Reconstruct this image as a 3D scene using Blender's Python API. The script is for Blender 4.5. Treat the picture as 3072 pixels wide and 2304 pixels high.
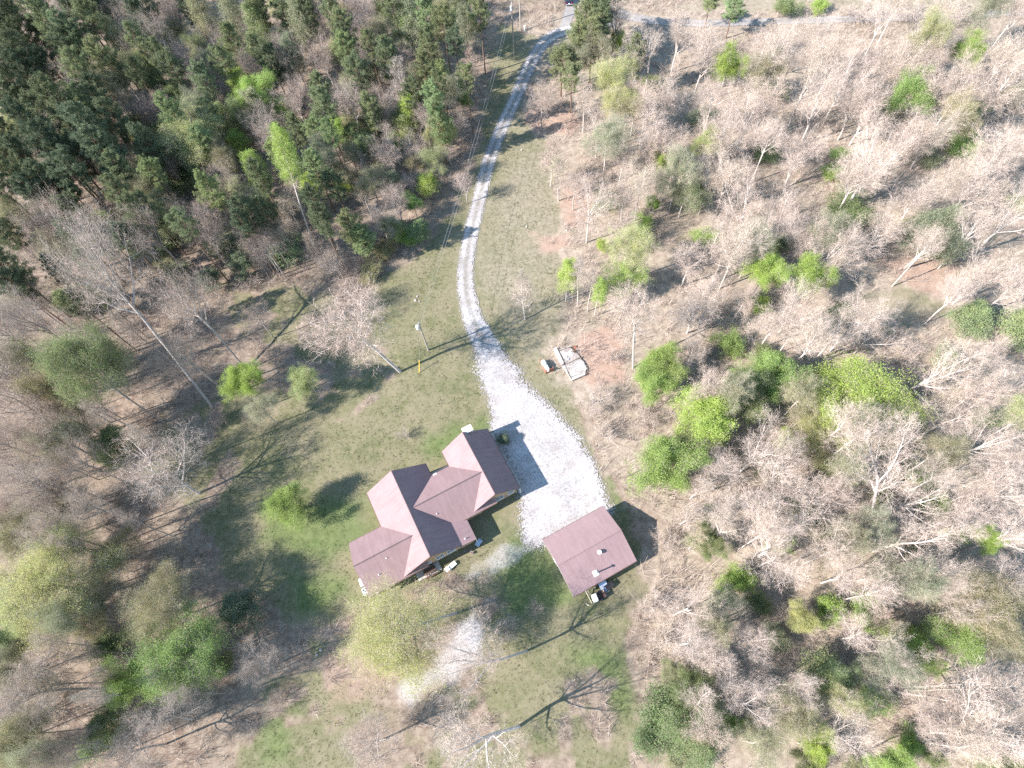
import bpy, bmesh, math, random
import numpy as np
from mathutils import Matrix, Vector

for o in list(bpy.data.objects):
    bpy.data.objects.remove(o)
sc = bpy.context.scene
COL = sc.collection
R = math.radians

# ------------------------------------------------------------------ camera
CAM_H, FPX, PITCH, ROLL = 88.0, 1790.0, 63.5, -6.5
_p, _r = R(PITCH), R(ROLL)
FW = np.array([0, math.cos(_p), -math.sin(_p)])
_u0 = np.array([0, math.sin(_p), math.cos(_p)])
_r0 = np.array([1.0, 0, 0])
RT = math.cos(_r) * _r0 + math.sin(_r) * _u0
UP = -math.sin(_r) * _r0 + math.cos(_r) * _u0
cd = bpy.data.cameras.new('camera')
cam = bpy.data.objects.new('camera', cd)
COL.objects.link(cam)
cd.sensor_width = 36.0
cd.lens = FPX / 3072 * 36
cd.clip_start = 0.5
cd.clip_end = 6000
m = Matrix(((RT[0], UP[0], -FW[0], 0), (RT[1], UP[1], -FW[1], 0), (RT[2], UP[2], -FW[2], CAM_H), (0, 0, 0, 1)))
cam.matrix_world = m
sc.camera = cam

# ------------------------------------------------------------------ sky, sun, exposure
SUN_EL, SHADOW_AZ = 36.0, 16.5
w = bpy.data.worlds.new('World')
sc.world = w
w.use_nodes = True
nt = w.node_tree
nt.nodes.clear()
sky = nt.nodes.new('ShaderNodeTexSky')
sky.sky_type = 'NISHITA'
sky.sun_disc = False
sky.sun_elevation = R(SUN_EL)
sky.sun_rotation = R(270 - SHADOW_AZ)
sky.air_density = 2.0
sky.dust_density = 0.0
sky.ozone_density = 5.0
bg = nt.nodes.new('ShaderNodeBackground')
bg.inputs['Strength'].default_value = 0.11
wo = nt.nodes.new('ShaderNodeOutputWorld')
nt.links.new(sky.outputs[0], bg.inputs[0])
nt.links.new(bg.outputs[0], wo.inputs[0])
sl = bpy.data.lights.new('sun', 'SUN')
sl.energy = 5.0
sl.angle = R(0.53)
sl.color = (1.0, 0.945, 0.895)
sun = bpy.data.objects.new('sun', sl)
COL.objects.link(sun)
ce, se = math.cos(R(SUN_EL)), math.sin(R(SUN_EL))
SUNDIR = Vector((math.cos(R(SHADOW_AZ)) * ce, math.sin(R(SHADOW_AZ)) * ce, -se))
sun.rotation_euler = SUNDIR.to_track_quat('-Z', 'Y').to_euler()
sun.location = (-60, -20, 120)
sc.view_settings.view_transform = 'Standard'
sc.view_settings.look = 'None'
sc.view_settings.exposure = 1.75
sc.view_settings.gamma = 1.0
sc.view_settings.use_curve_mapping = False
sc.cycles.use_denoising = False
sc.cycles.max_bounces = 6
sc.cycles.diffuse_bounces = 3
sc.cycles.transmission_bounces = 3
sc.cycles.transparent_max_bounces = 8

# ------------------------------------------------------------------ pixel helpers
def at(u, v, z=0.0):
    """point at height z seen at pixel (u, v) of the 3072 x 2304 photograph"""
    d = (u - 1536) / FPX * RT - (v - 1152) / FPX * UP + FW
    t = (z - CAM_H) / d[2]
    return np.array([0, 0, CAM_H]) + t * d

K = 3072 / 2212.0
def atF(u, v, z=0.0):
    return at(u * K, v * K, z)

def ppm(P):
    """pixels (of the 2212 wide view) per metre at P"""
    d = np.asarray(P) - np.array([0, 0, CAM_H])
    return FPX / float(d @ FW) / K

# ------------------------------------------------------------------ object helpers
def link(name, me, parent=None, mats=()):
    o = bpy.data.objects.new(name, me)
    COL.objects.link(o)
    for mt in mats:
        me.materials.append(mt)
    if parent is not None:
        o.parent = parent
    return o

def tag(o, label=None, cat=None, group=None, kind=None):
    if label: o['label'] = label
    if cat: o['category'] = cat
    if group: o['group'] = group
    if kind: o['kind'] = kind
    return o

def empty(name, loc, rz=0.0):
    o = bpy.data.objects.new(name, None)
    COL.objects.link(o)
    o.location = loc
    o.rotation_euler = (0, 0, rz)
    o.empty_display_size = 0.3
    return o

class MB:
    """collects polygons, then links them as one mesh"""
    def __init__(s):
        s.v, s.f, s.mi = [], [], []
    def poly(s, pts, mi=0):
        b = len(s.v)
        s.v += [tuple(p) for p in pts]
        s.f.append(tuple(range(b, b + len(pts))))
        s.mi.append(mi)
    def box(s, c, d, rz=0.0, mi=0, taper=1.0, rx=0.0):
        hx, hy, hz = d[0] / 2, d[1] / 2, d[2] / 2
        b = len(s.v)
        M = Matrix.Rotation(rz, 3, 'Z') @ Matrix.Rotation(rx, 3, 'X')
        for z, k in ((-hz, 1), (hz, taper)):
            for x, y in ((-hx, -hy), (hx, -hy), (hx, hy), (-hx, hy)):
                p = M @ Vector((x * k, y * k, z))
                s.v.append((p[0] + c[0], p[1] + c[1], p[2] + c[2]))
        for q in ((3, 2, 1, 0), (4, 5, 6, 7), (0, 1, 5, 4), (1, 2, 6, 5), (2, 3, 7, 6), (3, 0, 4, 7)):
            s.f.append(tuple(b + i for i in q)); s.mi.append(mi)
    def tube(s, pts, rad, n=6, cap=True, mi=0):
        pts = [Vector(p) for p in pts]
        if not hasattr(rad, '__len__'): rad = [rad] * len(pts)
        b = len(s.v)
        ref = None
        for i, p in enumerate(pts):
            a = pts[max(0, i - 1)]; c = pts[min(len(pts) - 1, i + 1)]
            t = (c - a).normalized()
            if ref is None:
                ref = t.orthogonal().normalized()
            ref = (ref - t * ref.dot(t))
            ref = ref.normalized() if ref.length > 1e-6 else t.orthogonal().normalized()
            bi = t.cross(ref)
            for k in range(n):
                an = 2 * math.pi * k / n
                s.v.append(tuple(p + (ref * math.cos(an) + bi * math.sin(an)) * rad[i]))
        for i in range(len(pts) - 1):
            for k in range(n):
                k2 = (k + 1) % n
                s.f.append((b + i * n + k, b + i * n + k2, b + (i + 1) * n + k2, b + (i + 1) * n + k)); s.mi.append(mi)
        if cap:
            s.f.append(tuple(b + k for k in reversed(range(n)))); s.mi.append(mi)
            e = b + (len(pts) - 1) * n
            s.f.append(tuple(e + k for k in range(n))); s.mi.append(mi)
    def build(s, name, mats, parent=None, smooth=False, bevel=0.0):
        me = bpy.data.meshes.new(name)
        me.from_pydata(s.v, [], s.f)
        if not isinstance(mats, (list, tuple)): mats = [mats]
        o = link(name, me, parent, mats)
        me.polygons.foreach_set('material_index', s.mi)
        if smooth: me.polygons.foreach_set('use_smooth', [True] * len(s.f))
        if bevel:
            md = o.modifiers.new('bevel', 'BEVEL'); md.width = bevel; md.segments = 2; md.limit_method = 'ANGLE'
        return o

def np_mesh(name, V, quads=None, tris=None, mats=(), qmi=None, tmi=None):
    V = np.asarray(V, np.float32)
    nq = 0 if quads is None else len(quads)
    ntr = 0 if tris is None else len(tris)
    me = bpy.data.meshes.new(name)
    me.vertices.add(len(V))
    me.vertices.foreach_set('co', V.ravel())
    idx = []
    if nq: idx.append(np.asarray(quads, np.int32).ravel())
    if ntr: idx.append(np.asarray(tris, np.int32).ravel())
    idx = np.concatenate(idx)
    me.loops.add(len(idx))
    me.loops.foreach_set('vertex_index', idx)
    me.polygons.add(nq + ntr)
    st = np.concatenate([np.arange(nq) * 4, nq * 4 + np.arange(ntr) * 3]).astype(np.int32)
    me.polygons.foreach_set('loop_start', st)
    mi = np.zeros(nq + ntr, np.int32)
    if qmi is not None and nq: mi[:nq] = qmi
    if tmi is not None and ntr: mi[nq:] = tmi
    me.polygons.foreach_set('material_index', mi)
    for mt in mats: me.materials.append(mt)
    me.update(calc_edges=True)
    return me

# ------------------------------------------------------------------ materials
class NT:
    def __init__(s, name, rough=0.9):
        s.m = bpy.data.materials.new(name)
        s.m.use_nodes = True
        s.t = s.m.node_tree
        s.b = s.t.nodes['Principled BSDF']
        s.b.inputs['Roughness'].default_value = rough
        s.b.inputs['Specular IOR Level'].default_value = 0.2
        s._oc = None
    def n(s, ty, **kw):
        x = s.t.nodes.new(ty)
        for k, v in kw.items(): setattr(x, k, v)
        return x
    def l(s, a, b): s.t.links.new(a, b)
    def coord(s, what='Object'):
        return s.n('ShaderNodeTexCoord').outputs[what]
    def world(s):
        return s.n('ShaderNodeNewGeometry').outputs['Position']
    def noise(s, vec, scale, detail=3, rough=0.6, out='Fac', dist=0.0):
        x = s.n('ShaderNodeTexNoise')
        x.inputs['Scale'].default_value = scale
        x.inputs['Detail'].default_value = detail
        x.inputs['Roughness'].default_value = rough
        x.inputs['Distortion'].default_value = dist
        s.l(vec, x.inputs['Vector'])
        return x.outputs[out]
    def ramp(s, fac, stops):
        x = s.n('ShaderNodeValToRGB')
        e = x.color_ramp.elements
        while len(e) < len(stops): e.new(0.5)
        for i, (p, c) in enumerate(stops):
            e[i].position = p
            e[i].color = (c[0], c[1], c[2], 1) if hasattr(c, '__len__') else (c, c, c, 1)
        s.l(fac, x.inputs[0])
        return x.outputs[0]
    def mix(s, fac, a, b, mode='MIX'):
        x = s.n('ShaderNodeMix', data_type='RGBA', blend_type=mode)
        for k, v in ((0, fac), (6, a), (7, b)):
            if hasattr(v, 'is_linked') or hasattr(v, 'links'): s.l(v, x.inputs[k])
            elif hasattr(v, '__len__'): x.inputs[k].default_value = (v[0], v[1], v[2], 1)
            else: x.inputs[k].default_value = v
        return x.outputs[2]
    def math(s, op, a, b=None):
        x = s.n('ShaderNodeMath', operation=op)
        for k, v in ((0, a), (1, b)):
            if v is None: continue
            if hasattr(v, 'links'): s.l(v, x.inputs[k])
            else: x.inputs[k].default_value = v
        return x.outputs[0]
    def col(s, c):
        if hasattr(c, 'links'): s.l(c, s.b.inputs['Base Color'])
        else: s.b.inputs['Base Color'].default_value = (c[0], c[1], c[2], 1)
        return s
    def bump(s, h, dist, strength=1.0):
        x = s.n('ShaderNodeBump')
        x.inputs['Distance'].default_value = dist
        x.inputs['Strength'].default_value = strength
        s.l(h, x.inputs['Height'])
        s.l(x.outputs[0], s.b.inputs['Normal'])
        return s

MAT = {}
def simple(name, c, rough=0.7, var=0.25, scale=3.0, metal=0.0):
    t = NT(name, rough)
    k = t.noise(t.coord(), scale, 4, 0.65)
    lo = [x * (1 - var) for x in c]; hi = [min(1, x * (1 + var)) for x in c]
    t.col(t.ramp(k, [(0.3, lo), (0.7, hi)]))
    t.b.inputs['Metallic'].default_value = metal
    MAT[name] = t.m
    return t.m

def roof_mat(name, c):
    t = NT(name, 0.85)
    o = t.coord()
    # fine shingle courses and weathering
    big = t.noise(o, 0.35, 3, 0.6)
    fine = t.noise(o, 9.0, 3, 0.7)
    br = t.n('ShaderNodeTexBrick')
    br.inputs['Scale'].default_value = 1.0
    br.inputs['Brick Width'].default_value = 0.33
    br.inputs['Row Height'].default_value = 0.14
    br.inputs['Mortar Size'].default_value = 0.012
    br.inputs['Color1'].default_value = (1, 1, 1, 1)
    br.inputs['Color2'].default_value = (0.93, 0.93, 0.93, 1)
    br.inputs['Mortar'].default_value = (0.86, 0.85, 0.85, 1)
    t.l(t.n('ShaderNodeUVMap').outputs[0], br.inputs['Vector'])
    mp = t.n('ShaderNodeMapping'); mp.inputs['Scale'].default_value = (2.2, 0.22, 1.0); t.l(t.n('ShaderNodeUVMap').outputs[0], mp.inputs['Vector'])
    strk = t.ramp(t.noise(mp.outputs[0], 1.0, 4, 0.7), [(0.3, (0.88, 0.87, 0.87)), (0.65, (1.05, 1.05, 1.05))])
    a = t.ramp(big, [(0.3, [x * 0.93 for x in c]), (0.7, [x * 1.06 for x in c])])
    b = t.mix(1.0, a, br.outputs['Color'], 'MULTIPLY')
    f = t.ramp(fine, [(0.3, (0.94,) * 3), (0.7, (1.05,) * 3)])
    b = t.mix(1.0, b, strk, 'MULTIPLY')
    t.col(t.mix(1.0, b, f, 'MULTIPLY'))
    MAT[name] = t.m
    return t.m

roof_mat('ridge_shingle', (0.120, 0.088, 0.092))
roof_mat('shingle', (0.224, 0.152, 0.154))
def brick_mat():
    t = NT('brick_wall', 0.9)
    o = t.coord()
    k = t.noise(o, 14.0, 3, 0.7)
    k2 = t.noise(o, 1.2, 3, 0.6)
    a = t.ramp(k, [(0.3, (0.30, 0.19, 0.12)), (0.7, (0.47, 0.34, 0.23))])
    t.col(t.mix(t.math('MULTIPLY', k2, 0.5), a, (0.40, 0.31, 0.23)))
    MAT['brick'] = t.m
brick_mat()
simple('trim_white', (0.72, 0.68, 0.64), 0.6, 0.08)
simple('siding', (0.52, 0.53, 0.52), 0.7, 0.08)
simple('chimney_white', (0.78, 0.74, 0.66), 0.8, 0.08)
simple('dark_trim', (0.10, 0.065, 0.055), 0.7, 0.2)
simple('glass_dark', (0.03, 0.035, 0.05), 0.08, 0.1)
MAT['glass_dark'].node_tree.nodes['Principled BSDF'].inputs['Specular IOR Level'].default_value = 0.6
simple('metal_grey', (0.45, 0.46, 0.48), 0.4, 0.2, metal=0.6)
simple('metal_white', (0.78, 0.79, 0.80), 0.4, 0.06)
simple('tank_white', (0.80, 0.80, 0.80), 0.35, 0.04)
simple('fence_red', (0.33, 0.13, 0.085), 0.85, 0.3)
simple('wood_pole', (0.33, 0.29, 0.25), 0.9, 0.25, 5)
simple('wood_pale', (0.55, 0.48, 0.38), 0.85, 0.25, 5)
simple('yellow_plastic', (0.75, 0.48, 0.06), 0.5, 0.08)
simple('black_rubber', (0.02, 0.02, 0.022), 0.8, 0.2)
simple('car_paint', (0.012, 0.018, 0.045), 0.22, 0.1)
MAT['car_paint'].node_tree.nodes['Principled BSDF'].inputs['Coat Weight'].default_value = 0.6
simple('red_lens', (0.45, 0.02, 0.02), 0.2, 0.1)
simple('clear_lens', (0.75, 0.75, 0.75), 0.15, 0.05)
simple('wire_grey', (0.28, 0.28, 0.30), 0.6, 0.1)
simple('ac_grey', (0.58, 0.60, 0.62), 0.5, 0.08)
simple('sheet_blue', (0.33, 0.38, 0.47), 0.5, 0.15)
simple('rust', (0.075, 0.045, 0.035), 0.9, 0.4)
def concrete(name, c, stain):
    t = NT(name, 0.9)
    o = t.coord()
    k = t.noise(o, 1.1, 4, 0.65); k2 = t.noise(o, 11, 3, 0.7)
    a = t.ramp(k, [(0.35, stain), (0.6, c)])
    t.col(t.mix(1.0, a, t.ramp(k2, [(0.3, (0.82,) * 3), (0.7, (1.06,) * 3)]), 'MULTIPLY'))
    MAT[name] = t.m
concrete('concrete', (0.40, 0.37, 0.345), (0.28, 0.245, 0.22))
concrete('concrete_old', (0.30, 0.27, 0.25), (0.16, 0.125, 0.11))
concrete('tarp', (0.40, 0.37, 0.345), (0.20, 0.165, 0.15))

# plants: object colour drives the tint of one plant, alpha its twig paleness
def bark_mat():
    t = NT('bark', 0.95)
    oi = t.n('ShaderNodeObjectInfo')
    o = t.coord()
    k = t.noise(o, 1.3, 4, 0.7)
    f = t.ramp(k, [(0.3, (0.62, 0.60, 0.58)), (0.7, (1.15, 1.15, 1.15))])
    t.col(t.mix(1.0, oi.outputs['Color'], f, 'MULTIPLY'))
    MAT['bark'] = t.m
bark_mat()
def twig_mat():
    t = NT('twig', 0.95)
    oi = t.n('ShaderNodeObjectInfo')
    k = t.noise(t.coord(), 0.9, 3, 0.6)
    c = t.mix(oi.outputs['Alpha'], (0.128, 0.100, 0.088), (0.520, 0.425, 0.370))
    f = t.ramp(k, [(0.3, (0.78, 0.76, 0.76)), (0.7, (1.15, 1.15, 1.15))])
    t.col(t.mix(1.0, c, f, 'MULTIPLY'))
    MAT['twig'] = t.m
twig_mat()
def leaf_mat(name, trans, sat_lo, sat_hi):
    t = NT(name, 0.7)
    oi = t.n('ShaderNodeObjectInfo')
    o = t.coord()
    k = t.noise(o, 0.55, 3, 0.65)
    k2 = t.noise(o, 6.0, 2, 0.7)
    f = t.ramp(k, [(0.3, sat_lo), (0.7, sat_hi)])
    c = t.mix(1.0, oi.outputs['Color'], f, 'MULTIPLY')
    f2 = t.ramp(k2, [(0.3, (0.72,) * 3), (0.7, (1.22,) * 3)])
    c = t.mix(1.0, c, f2, 'MULTIPLY')
    t.col(c)
    tr = t.n('ShaderNodeBsdfTranslucent')
    t.l(c, tr.inputs['Color'])
    mx = t.n('ShaderNodeMixShader')
    mx.inputs[0].default_value = trans
    t.l(t.b.outputs[0], mx.inputs[1]); t.l(tr.outputs[0], mx.inputs[2])
    t.l(mx.outputs[0], t.t.nodes['Material Output'].inputs[0])
    MAT[name] = t.m
leaf_mat('leaf', 0.5, (0.80, 0.86, 0.80), (1.12, 1.10, 1.05))
leaf_mat('needle', 0.15, (0.75, 0.80, 0.80), (1.15, 1.12, 1.0))

# ------------------------------------------------------------------ the ground and its zones
rngs = np.random.default_rng(7)
def vnoise(x, y, s, seed):
    """smooth value noise, -1..1"""
    r = np.random.default_rng(seed)
    T = r.uniform(-1, 1, (256, 256))
    x = x / s + 1000.0; y = y / s + 1000.0
    xi = np.floor(x).astype(int); yi = np.floor(y).astype(int)
    fx = x - xi; fy = y - yi
    fx = fx * fx * (3 - 2 * fx); fy = fy * fy * (3 - 2 * fy)
    g = lambda a, b: T[a % 256, b % 256]
    return (g(xi, yi) * (1 - fx) + g(xi + 1, yi) * fx) * (1 - fy) + (g(xi, yi + 1) * (1 - fx) + g(xi + 1, yi + 1) * fx) * fy

def sdist(px, py, poly):
    """signed distance to a polygon, positive inside"""
    P = np.asarray(poly)[:, :2]
    d = np.full(px.shape, 1e9); ins = np.zeros(px.shape, bool)
    for i in range(len(P)):
        a, b = P[i], P[(i + 1) % len(P)]
        e = b - a; L = float(e @ e) + 1e-9
        t = np.clip(((px - a[0]) * e[0] + (py - a[1]) * e[1]) / L, 0, 1)
        d = np.minimum(d, np.hypot(px - a[0] - t * e[0], py - a[1] - t * e[1]))
        c = ((a[1] > py) != (b[1] > py))
        xx = (b[0] - a[0]) * (py - a[1]) / ((b[1] - a[1]) if abs(b[1] - a[1]) > 1e-9 else 1e-9) + a[0]
        ins ^= c & (px < xx)
    return np.where(ins, d, -d)

def F(pts): return [atF(*p) for p in pts]
LAWN = F([(1080, 50), (1190, 80), (1128, 200), (1180, 330), (1225, 450), (1222, 600), (1212, 700), (1185, 790), (1260, 920), (1320, 1040),
          (1380, 1120), (1395, 1250), (1372, 1330), (1360, 1450), (1250, 1500), (1120, 1460), (1090, 1400), (1070, 1240), (900, 1270), (800, 1310), (740, 1350), (620, 1350), (520, 1290),
          (460, 1220), (420, 1120), (520, 1000), (480, 950), (600, 870), (640, 820), (740, 900), (860, 800), (770, 690), (790, 615), (905, 545),
          (985, 440), (1030, 300)])
YARD = F([(470, 600), (700, 640), (870, 780), (760, 910), (500, 960), (420, 1120), (300, 1010), (370, 880), (600, 800), (520, 700)])
BACK = F([(560, 1450), (700, 1380), (830, 1290), (1060, 1240), (1370, 1400), (1390, 1720), (470, 1720)])
GLADE = F([(1830, 610), (1990, 555), (2090, 690), (1960, 720), (2070, 850), (2260, 830), (2260, 960), (2080, 985), (1960, 760), (1840, 700)])
FIELD = F([(1480, -60), (2400, -60), (2400, 18), (2000, 24), (1600, 30), (1480, 30)])
CLAY = [(F([(1130, 235), (1180, 210), (1260, 260), (1230, 290), (1150, 285)]), 1.0), (F([(1200, 400), (1270, 390), (1290, 480), (1215, 500)]), .8),
        (F([(1140, 500), (1230, 495), (1250, 540), (1180, 550)]), .9), (F([(1250, 720), (1340, 700), (1370, 820), (1300, 860), (1260, 800)]), .9),
        (F([(1880, 560), (2060, 540), (2090, 640), (1990, 640)]), .7), (F([(880, 1290), (960, 1255), (1000, 1290), (930, 1330)]), .6),
        (F([(780, 1290), (860, 1400), (850, 1480), (700, 1560), (680, 1440)]), .5)]
SAND = F([(1022, 1325), (1048, 1370), (1035, 1420), (985, 1455), (930, 1492), (885, 1518), (855, 1502), (868, 1470), (925, 1440), (960, 1400), (988, 1350)])
LUSH = [F([(1110, 1175), (1165, 1178), (1225, 1290), (1180, 1330), (1100, 1320), (1080, 1230)]), F([(930, 940), (990, 925), (1040, 900), (1060, 925), (960, 985), (900, 1010)]), F([(560, 1080), (800, 1060), (790, 1180), (700, 1220), (560, 1170)]),
        F([(620, 1240), (760, 1230), (780, 1300), (640, 1320)]), F([(1290, 960), (1360, 1060), (1330, 1090), (1290, 1020)]), F([(1230, 1400), (1370, 1400), (1360, 1560), (1250, 1480)]), F([(560, 1560), (640, 1540), (640, 1659), (570, 1659)])]
WORN = F([(1118, 1150), (1165, 1160), (1160, 1190), (1090, 1225), (1010, 1260), (985, 1245), (1050, 1200)])

def smooth(a, b, x):
    t = np.clip((x - a) / (b - a), 0, 1)
    return t * t * (3 - 2 * t)

def masks(x, y):
    j = vnoise(x, y, 3.1, 1) * 1.6 + vnoise(x, y, 1.1, 2) * 0.7
    g = smooth(-1.5, 2.2, sdist(x, y, LAWN) + j)
    patch = vnoise(x, y, 5.5, 3) * 0.55 + vnoise(x, y, 1.7, 4) * 0.45
    g2 = smooth(-2, 2, sdist(x, y, YARD) + j) * smooth(-0.35, 0.4, patch + 0.22)
    g3 = smooth(-2, 2, sdist(x, y, BACK) + j) * smooth(-0.4, 0.5, patch + 0.02)
    g4 = smooth(-2, 2, sdist(x, y, GLADE) + j) * smooth(-0.5, 0.4, patch)
    g5 = smooth(-2, 2, sdist(x, y, FIELD) + j)
    wild = smooth(0.25, 0.8, vnoise(x, y, 8.0, 9) * 0.7 + patch * 0.5) * 0.35
    grass = np.maximum.reduce([g * (0.72 + 0.28 * smooth(-0.5, 0.2, patch)), g2 * 0.85, g3 * 0.9, g4 * 0.75, g5 * 0.45, wild])
    clay = np.zeros_like(x)
    for P, wgt in CLAY:
        clay = np.maximum(clay, wgt * smooth(-1.2, 1.2, sdist(x, y, P) + j * 0.8))
    sand = smooth(-1.3, 1.6, sdist(x, y, SAND) + j * 0.5)
    sand = np.maximum(sand, 0.6 * smooth(-0.8, 0.8, sdist(x, y, WORN) + j * 0.6) * smooth(-0.5, 0.5, patch + 0.1))
    grass = grass * (1 - 0.75 * clay)
    return grass, clay, sand

STRAW = F([(1130, 60), (1240, 20), (2500, -100), (2700, 1800), (1400, 1800), (1380, 1400), (1400, 1150), (1290, 980), (1190, 860), (1130, 780), (1090, 700), (1040, 640), (1020, 560), (1060, 440), (1090, 320), (1120, 200)])
def lush_mask(x, y):
    l = np.zeros_like(x)
    j = vnoise(x, y, 2.5, 71) * 1.5
    for P in LUSH: l = np.maximum(l, smooth(-1.5, 2.0, sdist(x, y, P) + j))
    return l

def build_ground():
    S = 0.6
    xs = np.arange(-150, 150.01, S); ys = np.arange(-45, 215.01, S)
    big = [-3500, -1200, -400]
    xs = np.concatenate([big, xs, [400, 1200, 3500]]); ys = np.concatenate([big, ys, [400, 1200, 3500]])
    X, Y = np.meshgrid(xs, ys)
    x, y = X.ravel(), Y.ravel()
    g, c, s = masks(x, y)
    z = (vnoise(x, y, 2.3, 21) * 0.03 + vnoise(x, y, 0.9, 22) * 0.02) - 0.05
    far = (np.abs(x) > 160) | (y > 220) | (y < -50)
    z[far] = -0.05
    nx, ny = len(xs), len(ys)
    I = np.arange(nx * ny).reshape(ny, nx)
    q = np.stack([I[:-1, :-1], I[:-1, 1:], I[1:, 1:], I[1:, :-1]], -1).reshape(-1, 4)
    t = NT('ground', 0.97)
    me = np_mesh('ground', np.stack([x, y, z], 1), quads=q, mats=[t.m])
    at_ = me.attributes.new('zone', 'FLOAT_COLOR', 'POINT')
    at_.data.foreach_set('color', np.stack([g, c, s, lush_mask(x, y)], 1).astype(np.float32).ravel())
    sw = smooth(-3, 4, sdist(x, y, STRAW) + vnoise(x, y, 6, 81) * 3) * (0.75 + 0.25 * vnoise(x, y, 9, 82))
    sa = me.attributes.new('straw', 'FLOAT', 'POINT'); sa.data.foreach_set('value', sw.astype(np.float32))
    me.polygons.foreach_set('use_smooth', np.ones(len(q), bool))
    o = bpy.data.objects.new('ground', me); COL.objects.link(o)
    tag(o, 'wide ground of dry lawn, leaf litter and pink clay around the house', kind='structure')
    wp = t.world()
    a = t.n('ShaderNodeAttribute', attribute_name='zone')
    sp = t.n('ShaderNodeSeparateColor'); t.l(a.outputs['Color'], sp.inputs[0])
    n1 = t.noise(wp, 0.16, 4, 0.6); n2 = t.noise(wp, 0.9, 4, 0.7); n3 = t.noise(wp, 5.5, 4, 0.85); n4 = t.noise(wp, 17.0, 3, 0.8)
    litter = t.ramp(n2, [(0.28, (0.090, 0.062, 0.047)), (0.46, (0.165, 0.121, 0.093)), (0.60, (0.225, 0.173, 0.134)), (0.78, (0.28, 0.227, 0.172))])
    litter = t.mix(t.ramp(n1, [(0.40, 0.0), (0.62, 0.5)]), litter, (0.195, 0.160, 0.120))
    sw = t.n('ShaderNodeAttribute', attribute_name='straw').outputs['Fac']
    litter = t.mix(t.math('MULTIPLY', sw, 0.8), litter, t.ramp(n2, [(0.28, (0.165, 0.128, 0.098)), (0.45, (0.245, 0.199, 0.156)), (0.6, (0.305, 0.254, 0.198)), (0.78, (0.35, 0.30, 0.235))]))
    grass = t.ramp(n2, [(0.25, (0.074, 0.083, 0.036)), (0.45, (0.105, 0.105, 0.052)), (0.6, (0.138, 0.127, 0.074)), (0.78, (0.190, 0.165, 0.108))])
    grass = t.mix(t.ramp(n1, [(0.38, 0.0), (0.62, 0.75)]), grass, (0.172, 0.145, 0.095))
    grass = t.mix(t.math('MULTIPLY', sw, 0.65), grass, t.ramp(n2, [(0.3, (0.165, 0.140, 0.098)), (0.7, (0.262, 0.220, 0.175))]))
    grass = t.mix(t.math('MULTIPLY', a.outputs['Alpha'], 0.8), grass, t.ramp(n2, [(0.3, (0.060, 0.088, 0.028)), (0.7, (0.108, 0.136, 0.048))]))
    fine = t.math('ADD', t.math('MULTIPLY', n3, 0.55), t.math('MULTIPLY', n4, 0.45))
    gm = t.math('ADD', sp.outputs[0], t.math('MULTIPLY', t.math('SUBTRACT', fine, 0.5), 1.5))
    gm = t.ramp(gm, [(0.30, 0.0), (0.62, 1.0)])
    c = t.mix(gm, litter, grass)
    cm = t.math('MULTIPLY', t.ramp(t.math('ADD', sp.outputs[1], t.math('MULTIPLY', t.math('SUBTRACT', fine, 0.5), 1.0)), [(0.2, 0.0), (0.9, 1.0)]), 0.8)
    c = t.mix(cm, c, t.ramp(n3, [(0.3, (0.21, 0.130, 0.096)), (0.7, (0.32, 0.22, 0.175))]))
    sm = t.ramp(t.math('ADD', sp.outputs[2], t.math('MULTIPLY', t.math('SUBTRACT', fine, 0.5), 1.8)), [(0.25, 0.0), (1.05, 1.0)])
    c = t.mix(sm, c, t.ramp(n3, [(0.3, (0.25, 0.23, 0.22)), (0.7, (0.40, 0.37, 0.36))]))
    c = t.mix(1.0, c, t.ramp(fine, [(0.30, (0.70,) * 3), (0.5, (1.0,) * 3), (0.70, (1.32,) * 3)]), 'MULTIPLY')
    t.col(c)
    t.bump(fine, 0.07, 0.8)
    return o
build_ground()

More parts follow.
